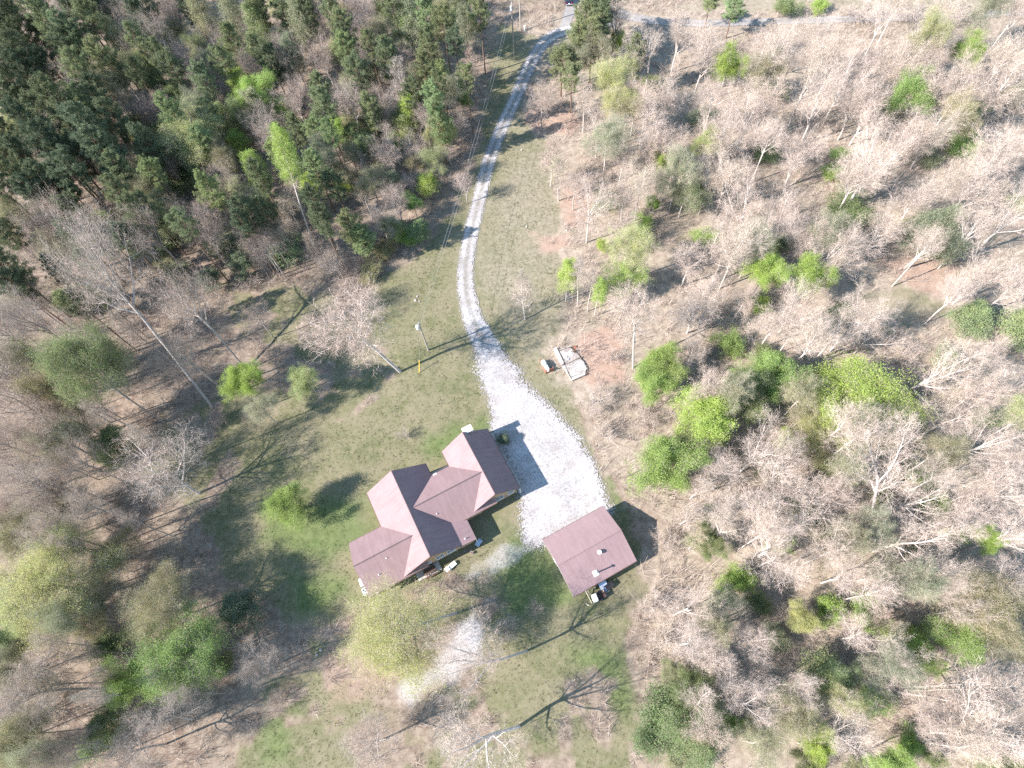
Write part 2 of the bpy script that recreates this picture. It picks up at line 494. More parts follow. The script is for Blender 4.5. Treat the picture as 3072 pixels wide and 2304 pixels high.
# ------------------------------------------------------------------ gravel driveway and road: sheets just above the ground
def gravel_mat(name, lo, hi, hole, dark=(0.17, 0.155, 0.145)):
    t = NT(name, 0.95)
    wp = t.world()
    n1 = t.noise(wp, 0.35, 4, 0.65); n2 = t.noise(wp, 2.2, 4, 0.75); n3 = t.noise(wp, 8.5, 3, 0.8)
    c = t.ramp(n2, [(0.25, lo), (0.6, hi)])
    c = t.mix(t.ramp(t.noise(wp, 0.12, 3, 0.5), [(0.42, 0.0), (0.6, 0.8)]), c, [x * 1.2 for x in hi])
    k = t.math('ADD', t.math('MULTIPLY', n3, 0.6), t.math('MULTIPLY', n1, 0.4))
    c = t.mix(t.ramp(k, [(0.50, 0.0), (0.62, 0.85)]), c, dark)
    c = t.mix(t.ramp(t.noise(wp, 4.2, 5, 0.9), [(0.49, 0.0), (0.60, 0.9)]), c, dark)
    c = t.mix(t.ramp(t.noise(wp, 0.45, 4, 0.7), [(0.50, 0.0), (0.66, 0.55)]), c, (0.225, 0.195, 0.175))
    a = t.n('ShaderNodeAttribute', attribute_name='edge')
    sp = t.n('ShaderNodeSeparateColor'); t.l(a.outputs['Color'], sp.inputs[0])
    # the worn strip between the wheel tracks
    st = t.math('MULTIPLY', sp.outputs[1], t.ramp(t.noise(wp, 1.3, 4, 0.8), [(0.34, 0.0), (0.52, 1.0)]))
    c = t.mix(t.math('MULTIPLY', st, 0.62), c, (0.135, 0.118, 0.085))
    c = t.mix(1.0, c, t.ramp(n3, [(0.28, (0.62,) * 3), (0.55, (1.0,) * 3), (0.75, (1.2,) * 3)]), 'MULTIPLY')
    t.col(c)
    t.bump(n3, 0.06, 0.7)
    al = t.math('ADD', sp.outputs[0], t.math('MULTIPLY', t.math('SUBTRACT', t.math('ADD', t.math('MULTIPLY', n2, .35), t.math('MULTIPLY', t.noise(wp, 5.0, 4, 0.85), .65)), 0.5), hole))
    al = t.math('GREATER_THAN', al, 0.5)
    t.l(al, t.b.inputs['Alpha'])
    MAT[name] = t.m
    return t.m

gravel_mat('gravel', (0.250, 0.228, 0.227), (0.395, 0.368, 0.368), 4.2)
gravel_mat('road_gravel', (0.175, 0.158, 0.152), (0.270, 0.248, 0.240), 2.0)

def strip_pts(pts, n=6):
    """catmull-rom through (x, y, halfwidth)"""
    P = np.asarray(pts, float)
    P = np.vstack([2 * P[0] - P[1], P, 2 * P[-1] - P[-2]])
    out = []
    for i in range(1, len(P) - 2):
        for k in range(n):
            t = k / n
            out.append(0.5 * ((2 * P[i]) + (-P[i - 1] + P[i + 1]) * t + (2 * P[i - 1] - 5 * P[i] + 4 * P[i + 1] - P[i + 2]) * t * t
                              + (-P[i - 1] + 3 * P[i] - 3 * P[i + 1] + P[i + 2]) * t ** 3))
    out.append(P[-2])
    return np.array(out)

def strip(name, pxs, z, mat, label, mid=1.0, cols=19):
    pts = []
    for u, v, hw in pxs:
        p = atF(u, v); pts.append((p[0], p[1], hw))
    C = strip_pts(pts)
    T = np.gradient(C[:, :2], axis=0); T /= np.linalg.norm(T, axis=1)[:, None]
    N = np.stack([-T[:, 1], T[:, 0]], 1)
    s = np.linspace(-1.35, 1.35, cols)
    V, E = [], []
    for i in range(len(C)):
        for k in s:
            q = C[i, :2] + N[i] * k * C[i, 2]
            V.append((q[0], q[1], z))
            e = 1.35 - abs(k)
            E.append((min(1, max(0, e / 0.85)), mid * min(1, 1.6 * max(0, 1 - abs(k) / 0.36)), 0, 1))
    I = np.arange(len(V)).reshape(len(C), cols)
    q = np.stack([I[:-1, :-1], I[1:, :-1], I[1:, 1:], I[:-1, 1:]], -1).reshape(-1, 4)
    me = np_mesh(name, V, quads=q, mats=[mat])
    a = me.attributes.new('edge', 'FLOAT_COLOR', 'POINT')
    a.data.foreach_set('color', np.array(E, np.float32).ravel())
    o = bpy.data.objects.new(name, me); COL.objects.link(o)
    tag(o, label, kind='structure')
    return C

ROADPX = [(2330, 18, 1.3), (2212, 26, 1.3), (2000, 37, 1.3), (1800, 42, 1.3), (1650, 47, 1.3), (1500, 50, 1.3), (1380, 40, 1.5), (1300, 12, 1.9), (1240, -30, 1.9), (1200, -80, 1.9)]
ROAD_C = strip('road', ROADPX, 0.035, MAT['road_gravel'], 'narrow grey gravel road running past the woods', 0.5)
DRIVEPX = [(1330, 52, 1.5), (1270, 60, 1.6), (1222, 66, 1.7), (1190, 80, 1.6), (1165, 105, 1.5), (1140, 150, 1.45), (1115, 210, 1.4), (1090, 262, 1.4), (1070, 310, 1.4), (1052, 360, 1.4),
           (1040, 410, 1.4), (1028, 460, 1.4), (1016, 510, 1.4), (1008, 560, 1.45), (1005, 600, 1.5), (1009, 640, 1.6), (1022, 690, 1.8), (1046, 740, 2.2), (1068, 785, 2.6)]
DRIVE_C = strip('gravel_driveway', DRIVEPX, 0.045, MAT['gravel'], 'white gravel driveway winding from the road down to the house', 1.0)
SPUR_C = strip('dirt_track', [(1212, 72, 1.0), (1222, 50, 1.2), (1230, 25, 1.4), (1236, 0, 1.4), (1240, -40, 1.4)], 0.020, MAT['road_gravel'], 'short pale dirt track leading up to the parked car', 0.2)

PARK = F([(1026, 760), (1046, 735), (1088, 768), (1128, 815), (1170, 862), (1215, 905), (1250, 955), (1285, 1015), (1306, 1062), (1318, 1100), (1300, 1125),
          (1230, 1150), (1168, 1178), (1135, 1172), (1118, 1140), (1128, 1075), (1062, 935), (1062, 900), (1048, 850), (1034, 800)])
def build_park():
    P = np.array(PARK)[:, :2]
    x0, y0 = P.min(0) - 2; x1, y1 = P.max(0) + 2
    S = 0.3
    xs = np.arange(x0, x1, S); ys = np.arange(y0, y1, S)
    X, Y = np.meshgrid(xs, ys); x, y = X.ravel(), Y.ravel()
    sd = sdist(x, y, PARK) + vnoise(x, y, 2.6, 31) * 0.7
    e = np.clip((sd + 1.5) / 3.0, 0, 1)
    nx, ny = len(xs), len(ys)
    I = np.arange(nx * ny).reshape(ny, nx)
    q = np.stack([I[:-1, :-1], I[:-1, 1:], I[1:, 1:], I[1:, :-1]], -1).reshape(-1, 4)
    q = q[(e[q] > 0.01).any(1)]
    me = np_mesh('gravel_parking', np.stack([x, y, np.full_like(x, 0.060)], 1), quads=q, mats=[MAT['gravel']])
    a = me.attributes.new('edge', 'FLOAT_COLOR', 'POINT')
    a.data.foreach_set('color', np.stack([e, np.zeros_like(e), np.zeros_like(e), np.ones_like(e)], 1).astype(np.float32).ravel())
    o = bpy.data.objects.new('gravel_parking', me); COL.objects.link(o)
    tag(o, 'broad bright gravel parking area between house and garage', kind='structure')
build_park()

# ------------------------------------------------------------------ the house, in its own frame turned 22 degrees
HA = R(22)
def hw(x, y, z=0.0):
    return Vector((x * math.cos(HA) - y * math.sin(HA), x * math.sin(HA) + y * math.cos(HA), z))

def uv_roof(o, ax):
    me = o.data
    uv = me.uv_layers.new(name='UVMap')
    for p in me.polygons:
        for li in p.loop_indices:
            v = me.vertices[me.loops[li].vertex_index].co
            a, b = (v.x, v.y) if ax == 'x' else (v.y, v.x)
            uv.data[li].uv = (a, b * 1.25 + v.z * 0.02)

def slope_slab(o0, name, pts, th, parent, ax):
    """a roof slope with thickness th hanging below it"""
    mb = MB()
    n = len(pts)
    top = [tuple(Vector(p) - o0) for p in pts]
    bot = [(p[0], p[1], p[2] - th) for p in top]
    mb.poly(top); mb.poly(bot[::-1])
    for i in range(n):
        j = (i + 1) % n
        mb.poly([top[j], top[i], bot[i], bot[j]])
    o = mb.build(name, [MAT['shingle'], MAT['dark_trim']], parent)
    o.data.polygons.foreach_set('material_index', [0, 1] + [1] * n)
    uv_roof(o, ax)
    return o

def gable(parent, o0, x0, x1, y0, y1, ze, zr, ax, oh=0.45, wall=True, skip=(), wall_mat='brick', caps=True, cap_mat='shingle'):
    """gabled wing; ax is the direction the ridge runs"""
    V3 = lambda x, y, z: Vector((x, y, z))
    th = 0.16
    if ax == 'y':
        c = (x0 + x1) / 2
        A = [V3(x0, y0, ze), V3(c, y0, zr), V3(c, y1, zr), V3(x0, y1, ze)]
        B = [V3(c, y0, zr), V3(x1, y0, ze), V3(x1, y1, ze), V3(c, y1, zr)]
    else:
        c = (y0 + y1) / 2
        A = [V3(x0, y0, ze), V3(x1, y0, ze), V3(x1, c, zr), V3(x0, c, zr)]
        B = [V3(x0, c, zr), V3(x1, c, zr), V3(x1, y1, ze), V3(x0, y1, ze)]
    slopes = []
    for nm, P in (('a', A), ('b', B)):
        if nm in skip: continue
        # orient upward
        nrm = (P[1] - P[0]).cross(P[2] - P[0])
        if nrm.z < 0: P = P[::-1]
        slopes.append(slope_slab(o0, 'roof_slope', P, th, parent, 'x' if ax == 'x' else 'y'))
    # ridge cap
    mb = MB()
    if ax == 'y': mb.tube([V3(c, y0 + 0.02, zr + 0.0) - o0, V3(c, y1 - 0.02, zr + 0.0) - o0], 0.085, 6)
    else: mb.tube([V3(x0 + 0.02, c, zr + 0.0) - o0, V3(x1 - 0.02, c, zr + 0.0) - o0], 0.085, 6)
    rc = mb.build('ridge_cap', MAT[cap_mat], parent)
    uv_roof(rc, 'x')
    # gutters / fascia on the eaves
    for s in (0, 1):
        mb = MB()
        if ax == 'y':
            xx = (x0 - 0.03) if s == 0 else (x1 + 0.03)
            mb.box(V3(xx, (y0 + y1) / 2, ze - 0.13) - o0, (0.10, y1 - y0 - 0.04, 0.14))
        else:
            yy = (y0 - 0.03) if s == 0 else (y1 + 0.03)
            mb.box(V3((x0 + x1) / 2, yy, ze - 0.13) - o0, (x1 - x0 - 0.04, 0.10, 0.14))
        mb.build('gutter', MAT['dark_trim'], parent)
    if wall:
        mb = MB()
        a0, a1, b0, b1 = x0 + oh, x1 - oh, y0 + oh, y1 - oh
        if ax == 'y':
            zc = ze + (zr - ze) * (oh / ((x1 - x0) / 2)) - 0.18
            zt = zr - 0.20
            for yy, flip in ((b0, 0), (b1, 1)):
                P = [(a0, yy, 0), (a1, yy, 0), (a1, yy, zc), (c, yy, zt), (a0, yy, zc)]
                mb.poly([tuple(V3(*p) - o0) for p in (P if not flip else P[::-1])])
            for xx in (a0, a1):
                P = [(xx, b1, 0), (xx, b0, 0), (xx, b0, zc), (xx, b1, zc)]
                mb.poly([tuple(V3(*p) - o0) for p in (P if xx == a0 else P[::-1])])
        else:
            zc = ze + (zr - ze) * (oh / ((y1 - y0) / 2)) - 0.18
            zt = zr - 0.20
            for xx, flip in ((a0, 1), (a1, 0)):
                P = [(xx, b0, 0), (xx, b1, 0), (xx, b1, zc), (xx, c, zt), (xx, b0, zc)]
                mb.poly([tuple(V3(*p) - o0) for p in (P if not flip else P[::-1])])
            for yy in (b0, b1):
                P = [(a0, yy, 0), (a1, yy, 0), (a1, yy, zc), (a0, yy, zc)]
                mb.poly([tuple(V3(*p) - o0) for p in (P if yy == b0 else P[::-1])])
        mb.build('wall', MAT[wall_mat], parent)
    return slopes

def window(parent, o0, x, y, z, wd, ht, face='s'):
    """window on a wall; face s = looking to -y, n +y, e +x, w -x"""
    e = empty('window', (0, 0, 0)); e.parent = parent
    sx, sy = {'s': (0, -1), 'n': (0, 1), 'e': (1, 0), 'w': (-1, 0)}[face]
    p = Vector((x, y, z)) - o0
    e.location = p
    along = (1, 0) if sx == 0 else (0, 1)
    def bx(du, dz, su, sz, dep, off):
        mb = MB()
        cx = along[0] * du + sx * off; cy = along[1] * du + sy * off
        d = (su, dep, sz) if sx == 0 else (dep, su, sz)
        mb.box((cx, cy, dz), d)
        return mb
    bx(0, 0, wd, ht, 0.02, 0.012).build('pane', MAT['glass_dark'], e)
    mb = MB()
    for du, dz, su, sz in ((0, ht / 2, wd + 0.10, 0.05), (0, -ht / 2, wd + 0.10, 0.05), (-wd / 2, 0, 0.05, ht - 0.05), (wd / 2, 0, 0.05, ht - 0.05), (0, 0, 0.03, ht - 0.05), (0, 0.0, wd - 0.05, 0.03)):
        cx = along[0] * du + sx * 0.035; cy = along[1] * du + sy * 0.035
        mb.box((cx, cy, dz), (su, 0.07, sz) if sx == 0 else (0.07, su, sz))
    mb.build('frame', MAT['trim_white'], e)
    bx(0, -ht / 2 - 0.08, wd + 0.25, 0.06, 0.16, 0.06).build('sill', MAT['trim_white'], e)
    return e

def pipe(parent, o0, x, y, z, h, r=0.055):
    mb = MB()
    p = Vector((x, y, z)) - o0
    mb.tube([p - Vector((0, 0, 0.1)), p + Vector((0, 0, h))], r, 8)
    mb.tube([p + Vector((0, 0, -0.05)), p + Vector((0, 0, 0.1))], [r * 2.4, r * 1.2], 8)
    mb.build('vent_pipe', MAT['metal_white'], parent, smooth=False)

def build_house():
    O0 = Vector((-3.5, 27.0, 0))
    h = empty('brick_house', hw(O0.x, O0.y), HA)
    tag(h, 'brown-roofed brick house with several joined gables beside the gravel parking area', 'house')
    ZE = 2.75
    # right wing
    gable(h, O0, 1.24, 9.0, 23.75, 34.5, ZE, 6.0, 'y')
    # centre link
    gable(h, O0, -5.9, 5.05, 23.45, 31.85, ZE - 0.05, 5.86, 'x', wall=False, cap_mat='ridge_shingle')
    mb = MB()
    for yy in (24.0, 31.4):
        mb.box(Vector((-1.4, yy, 1.25)) - O0, (8.0, 0.2, 2.5))
    mb.build('wall', MAT['brick'], h)
    # left wing
    gable(h, O0, -11.3, -1.75, 20.25, 34.0, ZE, 6.2, 'y')
    # lower left wing
    gable(h, O0, -16.35, -7.4, 20.1, 28.35, ZE + 0.02, 5.45, 'x', cap_mat='ridge_shingle')
    # low-pitched porch roof joined to the left wing
    xb = -2.15; zb = ZE + 0.30
    P = [Vector((xb - 0.3, 20.2, zb + 0.10)), Vector((0.08, 20.2, 2.55)), Vector((0.08, 24.9, 2.55)), Vector((xb - 0.3, 24.9, zb + 0.10))]
    slope_slab(O0, 'porch_roof', P, 0.14, h, 'y')
    mb = MB()
    mb.box(Vector((-1.35, 20.72, 1.2)) - O0, (1.9, 0.2, 2.4)); mb.box(Vector((-0.42, 22.4, 1.2)) - O0, (0.2, 3.3, 2.4))
    mb.build('porch_wall', MAT['brick'], h)
    # cream chimney at the upper gable of the right wing
    mb = MB()
    mb.box(Vector((6.05, 34.75, 2.7)) - O0, (1.35, 0.85, 5.4))
    ch = mb.build('chimney', MAT['chimney_white'], h, bevel=0.03)
    mb = MB(); mb.box(Vector((6.05, 34.75, 5.45)) - O0, (1.5, 1.0, 0.12)); mb.build('chimney_cap', MAT['chimney_white'], ch)
    # windows of the walls that face the camera
    ys = 23.75 + 0.45
    for x in (4.05, 5.75): window(h, O0, x, ys, 1.75, 1.25, 1.35)
    window(h, O0, 7.6, ys, 1.75, 0.8, 1.1)
    yl = 20.25 + 0.45
    for x in (-5.6, -3.9): window(h, O0, x, yl, 1.75, 1.2, 1.3)
    window(h, O0, -7.9, yl, 1.9, 1.7, 1.0)
    window(h, O0, -11.75, 20.55, 1.7, 1.1, 1.3)
    window(h, O0, -14.1, 20.55, 1.7, 1.1, 1.3)
    # a back door on the lower gable
    mb = MB(); mb.box(Vector((-9.5, yl - 0.03, 1.05)) - O0, (0.95, 0.08, 2.1)); d = mb.build('door', MAT['dark_trim'], h)
    mb = MB(); mb.tube([Vector((-9.15, yl - 0.08, 1.0)) - O0, Vector((-9.15, yl - 0.14, 1.0)) - O0], 0.04, 8); mb.build('handle', MAT['metal_grey'], d)
    # plumbing vents on the lower slopes
    for x, y, zz, hh in ((-3.35, 25.65, 4.20, 0.35), (-12.05, 23.25, 4.62, 0.35), (-13.95, 21.95, 3.88, 0.35), (-1.35, 20.95, 2.86, 0.35)):
        pipe(h, O0, x, y, zz, hh)
    # satellite-box on the valley near the porch
    mb = MB(); mb.box(Vector((-1.15, 31.62, 2.62)) - O0, (0.55, 0.4, 0.5)); mb.build('meter_box', MAT['metal_white'], h, bevel=0.03)
    # downspouts
    for x, y in ((-0.02, 20.22), (8.98, 23.8), (1.26, 34.4)):
        mb = MB(); mb.box(Vector((x, y, 1.25)) - O0, (0.09, 0.09, 2.5)); mb.build('downspout', MAT['trim_white'], h)
    # concrete porch slab in the upper notch
    mb = MB(); mb.box(Vector((0, 0, 0)), (3.1, 1.5, 0.22))
    o = mb.build('porch_slab', MAT['concrete'])
    o.location = hw(-0.25, 32.35, 0.09); o.rotation_euler.z = HA
    tag(o, 'pale concrete porch slab in the upper notch of the house', kind='structure')
    mb = MB(); mb.box((0, 0, 0), (3.6, 1.3, 0.16))
    o = mb.build('patio_slab', MAT['concrete']); o.location = hw(-8.0, 20.0, 0.06); o.rotation_euler.z = HA
    tag(o, 'shaded concrete patio slab under the lower gable of the house', kind='structure')
    mb = MB(); mb.box((0, 0, 0), (0.9, 10.8, 0.12))
    o = mb.build('garage_apron', MAT['concrete']); o.location = hw(9.25, 29.1, 0.055); o.rotation_euler.z = HA
    tag(o, 'narrow concrete apron along the right wall of the house', kind='structure')
build_house()

def build_garage():
    O0 = Vector((13.24, 11.3, 0))
    g = empty('garage', hw(O0.x, O0.y), HA)
    tag(g, 'detached garage with plain brown gable roof and stovepipe, right of the house', 'garage')
    gable(g, O0, 8.22, 18.27, 6.95, 15.66, 2.75, 4.6, 'x', wall_mat='siding', oh=0.35)
    # turbine vent
    v = empty('roof_ventilator', Vector((14.1, 10.15, 4.1)) - O0); v.parent = g
    mb = MB(); mb.tube([(0, 0, -0.2), (0, 0, 0.25)], 0.16, 12); mb.build('collar', MAT['metal_grey'], v)
    mb = MB()
    prof = [(0.25, 0.17), (0.32, 0.27), (0.45, 0.30), (0.56, 0.25), (0.63, 0.05)]
    mb.tube([(0, 0, a) for a, b in prof], [b for a, b in prof], 12); mb.build('turbine_head', MAT['metal_white'], v, smooth=False)
    # stovepipe
    s = empty('stovepipe', Vector((12.35, 8.15, 3.25)) - O0); s.parent = g
    mb = MB(); mb.tube([(0, 0, -0.2), (0, 0, 1.75)], 0.10, 10); mb.build('pipe', MAT['metal_grey'], s)
    mb = MB(); mb.tube([(0, 0, 1.85), (0, 0, 2.02)], [0.22, 0.04], 10); mb.build('rain_cap', MAT['metal_grey'], s)
    mb = MB(); mb.box((0, 0, 0.05), (0.75, 0.75, 0.06), 0, 0, 1.0, math.atan(0.425)); mb.build('flashing', MAT['metal_white'], s)
    # sectional garage doors on the upper side, facing the gravel
    for x in (10.6, 15.6):
        d = empty('garage_door', Vector((x, 15.66 - 0.35, 0)) - O0); d.parent = g
        for k in range(4):
            mb = MB(); mb.box((0, 0.03, 0.32 + k * 0.55), (3.4, 0.06, 0.52)); mb.build('door_panel', MAT['trim_white'], d, bevel=0.02)
    window(g, O0, 16.4, 7.3, 1.6, 1.0, 0.9)
    mb = MB(); mb.box(Vector((8.55, 12.6, 1.0)) - O0, (0.06, 0.95, 2.0)); d = mb.build('door', MAT['trim_white'], g)
    mb = MB(); mb.tube([Vector((8.5, 12.25, 1.0)) - O0, Vector((8.43, 12.25, 1.0)) - O0], 0.04, 8); mb.build('handle', MAT['metal_grey'], d)
    for x0 in (8.22, 18.27):
        for ya in (6.95, 15.66):
            mb = MB()
            a = Vector((x0, ya, 2.70)) - O0; b = Vector((x0, 11.305, 4.55)) - O0
            sx = -0.03 if x0 < 10 else 0.03
            mb.poly([(a.x + sx, a.y, a.z - 0.14), (b.x + sx, b.y, b.z - 0.14), (b.x + sx, b.y, b.z), (a.x + sx, a.y, a.z)])
            mb.build('rake_trim', MAT['trim_white'], g)
build_garage()

# ------------------------------------------------------------------ utility poles and wires
def base_top(bu, bv, h):
    b = at(bu, bv); return Vector((b[0], b[1], 0)), Vector((b[0], b[1], h))

def utility_pole(bu, bv, h, label, can=False, arm=False):
    b, t = base_top(bu, bv, h)
    e = empty('utility_pole', b)
    tag(e, label, 'utility pole', 'utility poles')
    mb = MB(); mb.tube([(0, 0, -0.3), (0, 0, h * 0.5), (0, 0, h)], [0.16, 0.14, 0.11], 10); mb.build('shaft', MAT['wood_pole'], e)
    mb = MB(); mb.tube([(0, 0, h), (0, 0, h + 0.32)], [0.05, 0.03], 8); mb.build('pin_insulator', MAT['metal_white'], e)
    if can:
        mb = MB()
        mb.tube([(-0.42, 0.0, h - 1.75), (-0.42, 0, h - 1.65), (-0.42, 0, h - 0.85), (-0.42, 0, h - 0.75)], [0.22, 0.29, 0.29, 0.22], 14)
        c = mb.build('transformer_can', MAT['metal_white'], e)
        mb = MB(); mb.tube([(-0.42, 0, h - 0.76), (-0.42, 0, h - 0.45)], [0.06, 0.04], 8); mb.build('bushing', MAT['wire_grey'], c)
        mb = MB(); mb.box((-0.15, 0, h - 1.25), (0.3, 0.08, 0.5)); mb.build('bracket', MAT['metal_grey'], e)
    if arm:
        mb = MB(); mb.tube([(-0.14, 0.02, h - 1.5), (-0.14, 0.02, h - 0.55), (-0.14, 0.02, h - 0.45)], [0.17, 0.17, 0.10], 10); mb.build('transformer_can', MAT['metal_white'], e)
    return e, b, t
PA = utility_pole(1285, 1050, 8.7, 'wooden utility pole with a white transformer can in the yard above the house', can=True)
PB = utility_pole(1542, 165, 11.5, 'slim utility pole with a white fitting, standing left of the driveway by the woods', arm=True)
PC = utility_pole(1562, 92, 11.5, 'farther plain utility pole with a white pedestal at its foot')

def wire(a, b, sag, name, label):
    mb = MB()
    pts = []
    for i in range(19):
        t = i / 18
        p = a.lerp(b, t); p = Vector(p); p.z -= sag * 4 * t * (1 - t)
        pts.append(p)
    mb.tube(pts, 0.013, 4, cap=False)
    o = mb.build(name, MAT['wire_grey'])
    tag(o, label, 'power line', 'power lines')
up = Vector((0, 0, 0.3))
wire(PA[2] + up, PB[2] + up, 1.6, 'power_line', 'upper power line strung from the yard pole to the pole by the driveway')
wire(PA[2] + Vector((0.1, 0, -0.7)), PB[2] + Vector((0.1, 0, -0.9)), 1.9, 'power_line', 'lower power line strung from the yard pole to the pole by the driveway')
wire(PB[2] + up, PC[2] + up, 0.4, 'power_line', 'upper power line between the two poles near the parked car')
wire(PB[2] + Vector((0.1, 0, -0.9)), PC[2] + Vector((0.1, 0, -0.9)), 0.5, 'power_line', 'lower power line between the two poles near the parked car')
_g = at(1258, 1118)
mb = MB(); mb.tube([PA[2] - Vector((0, 0, 0.4)), Vector((_g[0], _g[1], 0))], 0.02, 4, cap=False)
o = mb.build('guy_wire', MAT['wire_grey']); tag(o, 'thin guy wire bracing the transformer pole', 'wire')
_d = (PA[2] - Vector((0, 0, 0.4)) - Vector((_g[0], _g[1], 0))).normalized()
mb = MB(); mb.tube([Vector((_g[0], _g[1], 0.05)), Vector((_g[0], _g[1], 0.05)) + _d * 2.4], 0.055, 8)
o = mb.build('guy_wire_guard', MAT['yellow_plastic']); tag(o, 'yellow plastic guard on the guy wire below the transformer pole', 'wire guard')
_p = at(1574, 92)
e = empty('utility_pedestal', (_p[0], _p[1], 0)); tag(e, 'white utility pedestal at the foot of the farther pole', 'pedestal')
mb = MB(); mb.box((0, 0, 0.55), (0.32, 0.32, 1.1)); mb.build('cabinet', MAT['metal_white'], e, bevel=0.03)
mb = MB(); mb.box((0, 0, 1.14), (0.38, 0.38, 0.08)); mb.build('lid', MAT['metal_white'], e, bevel=0.02)

# ------------------------------------------------------------------ propane tank behind its red screen fence
def c7(x, y): return 1580 + x / 7.373, 1000 + y / 7.373
_a = at(*c7(355, 605), 0.9); _b = at(*c7(475, 815), 0.9)
tc = (_a + _b) / 2; td = _b - _a
e = empty('propane_tank', (tc[0], tc[1], 0), math.atan2(td[1], td[0]))
tag(e, 'white horizontal propane tank on short legs behind the red board fence', 'propane tank')
L, r_ = 2.35, 0.40
xs = [-L / 2, -L / 2 + 0.06, -L / 2 + 0.16, -L / 2 + 0.32, L / 2 - 0.32, L / 2 - 0.16, L / 2 - 0.06, L / 2]
rr = [0.04, 0.18, 0.30, r_, r_, 0.30, 0.18, 0.04]
mb = MB(); mb.tube([(x, 0, 0.80) for x in xs], rr, 18); mb.build('tank_shell', MAT['tank_white'], e, smooth=True)
mb = MB(); mb.tube([(0, 0, 1.16), (0, 0, 1.34), (0, 0, 1.40)], [0.17, 0.17, 0.10], 12); mb.build('valve_dome', MAT['metal_grey'], e)
for sx in (-0.7, 0.7):
    mb = MB(); mb.box((sx, 0, 0.23), (0.12, 0.5, 0.46)); mb.build('leg', MAT['metal_grey'], e)

def board_fence(p0, p1, h, label, bw=0.145, gap=0.02):
    p0, p1 = Vector((p0[0], p0[1], 0)), Vector((p1[0], p1[1], 0))
    d = p1 - p0; L = d.length
    e = empty('board_fence', p0, math.atan2(d.y, d.x)); tag(e, label, 'fence', 'fence around the propane tank')
    n = int(L / (bw + gap))
    rng = random.Random(int(L * 100))
    me0 = None
    for i in range(n):
        x = (i + 0.5) * L / n
        if me0 is None:
            mb = MB(); mb.box((0, 0, h / 2), (bw, 0.025, h)); o = mb.build('board', MAT['fence_red'], e); me0 = o.data
        else:
            o = bpy.data.objects.new('board', me0); COL.objects.link(o); o.parent = e
        o.location = (x, 0.0, 0.0); o.scale = (1, 1, rng.uniform(0.95, 1.04)); o.rotation_euler = (rng.uniform(-.03, .03), 0, 0)
    for zz in (0.3, h - 0.25):
        mb = MB(); mb.box((L / 2, 0.05, zz), (L, 0.045, 0.09)); mb.build('rail', MAT['fence_red'], e)
    for x in (0.05, L / 2, L - 0.05):
        mb = MB(); mb.box((x, 0.115, h / 2 + 0.03), (0.09, 0.09, h + 0.06)); mb.build('post', MAT['fence_red'], e)
board_fence(at(*c7(300, 640)), at(*c7(415, 885)), 1.15, 'red board fence along the left side of the propane tank')
board_fence(at(*c7(425, 895)), at(*c7(600, 830)), 1.15, 'short red board fence across the lower end of the propane tank')

# ------------------------------------------------------------------ old concrete foundation with two pads
def quad_slab(mb, pts, z0, z1):
    P = [at(*c7(*p)) for p in pts]
    n = len(P)
    c = sum(P) / n
    mb.poly([(p[0] - FO[0], p[1] - FO[1], z1) for p in P][::-1])
    for i in range(n):
        j = (i + 1) % n
        mb.poly([(P[i][0] - FO[0], P[i][1] - FO[1], z1), (P[j][0] - FO[0], P[j][1] - FO[1], z1), (P[j][0] - FO[0], P[j][1] - FO[1], z0), (P[i][0] - FO[0], P[i][1] - FO[1], z0)])
FO = at(*c7(950, 700))
e = empty('old_foundation', (FO[0], FO[1], 0)); tag(e, 'weathered old concrete foundation with two pads beside the propane tank', 'foundation')
mb = MB(); quad_slab(mb, [(700, 420), (960, 330), (1060, 400), (1165, 530), (860, 690)], 0, 0.28); mb.build('pad', MAT['concrete_old'], e)
mb = MB(); quad_slab(mb, [(840, 720), (1180, 575), (1250, 640), (1325, 790), (1290, 890), (960, 985), (930, 930)], 0, 0.34); mb.build('pad', MAT['tarp'], e)
mb = MB(); quad_slab(mb, [(585, 360), (655, 330), (830, 690), (770, 730)], 0, 0.45); mb.build('beam', MAT['concrete'], e)
mb = MB(); quad_slab(mb, [(775, 745), (840, 725), (955, 990), (1000, 1060), (940, 960)], 0, 0.42); mb.build('beam', MAT['concrete'], e)
mb = MB(); quad_slab(mb, [(990, 1000), (1280, 905), (1300, 935), (1010, 1062)], 0, 0.46); mb.build('beam', MAT['concrete'], e)
mb = MB(); quad_slab(mb, [(870, 690), (1160, 540), (1175, 565), (880, 712)], 0, 0.55); mb.build('beam', MAT['concrete_old'], e)
mb = MB(); quad_slab(mb, [(720, 385), (985, 300), (990, 322), (725, 405)], 0, 0.5); mb.build('beam', MAT['concrete_old'], e)
rng = random.Random(4)
SCRAP = [((930, 440), 'wood_pale', (1.5, 0.14, 0.08), 0.5, 'pale plank lying on the upper pad of the old foundation'),
         ((860, 500), 'metal_white', (1.1, 0.5, 0.06), 1.3, 'white sheet lying on the upper pad of the old foundation'),
         ((960, 480), 'metal_white', (0.7, 0.6, 0.05), 0.2, 'small square white panel on the upper pad of the old foundation'),
         ((1060, 420), 'rust', (0.5, 0.4, 0.45), 0.7, 'dark rusty box at the corner of the old foundation'),
         ((1045, 320), 'fence_red', (0.8, 0.3, 0.2), 0.4, 'reddish bricks heaped at the top corner of the old foundation'),
         ((905, 600), 'sheet_blue', (0.5, 0.25, 0.12), 0.3, 'grey block between the two foundation pads')]
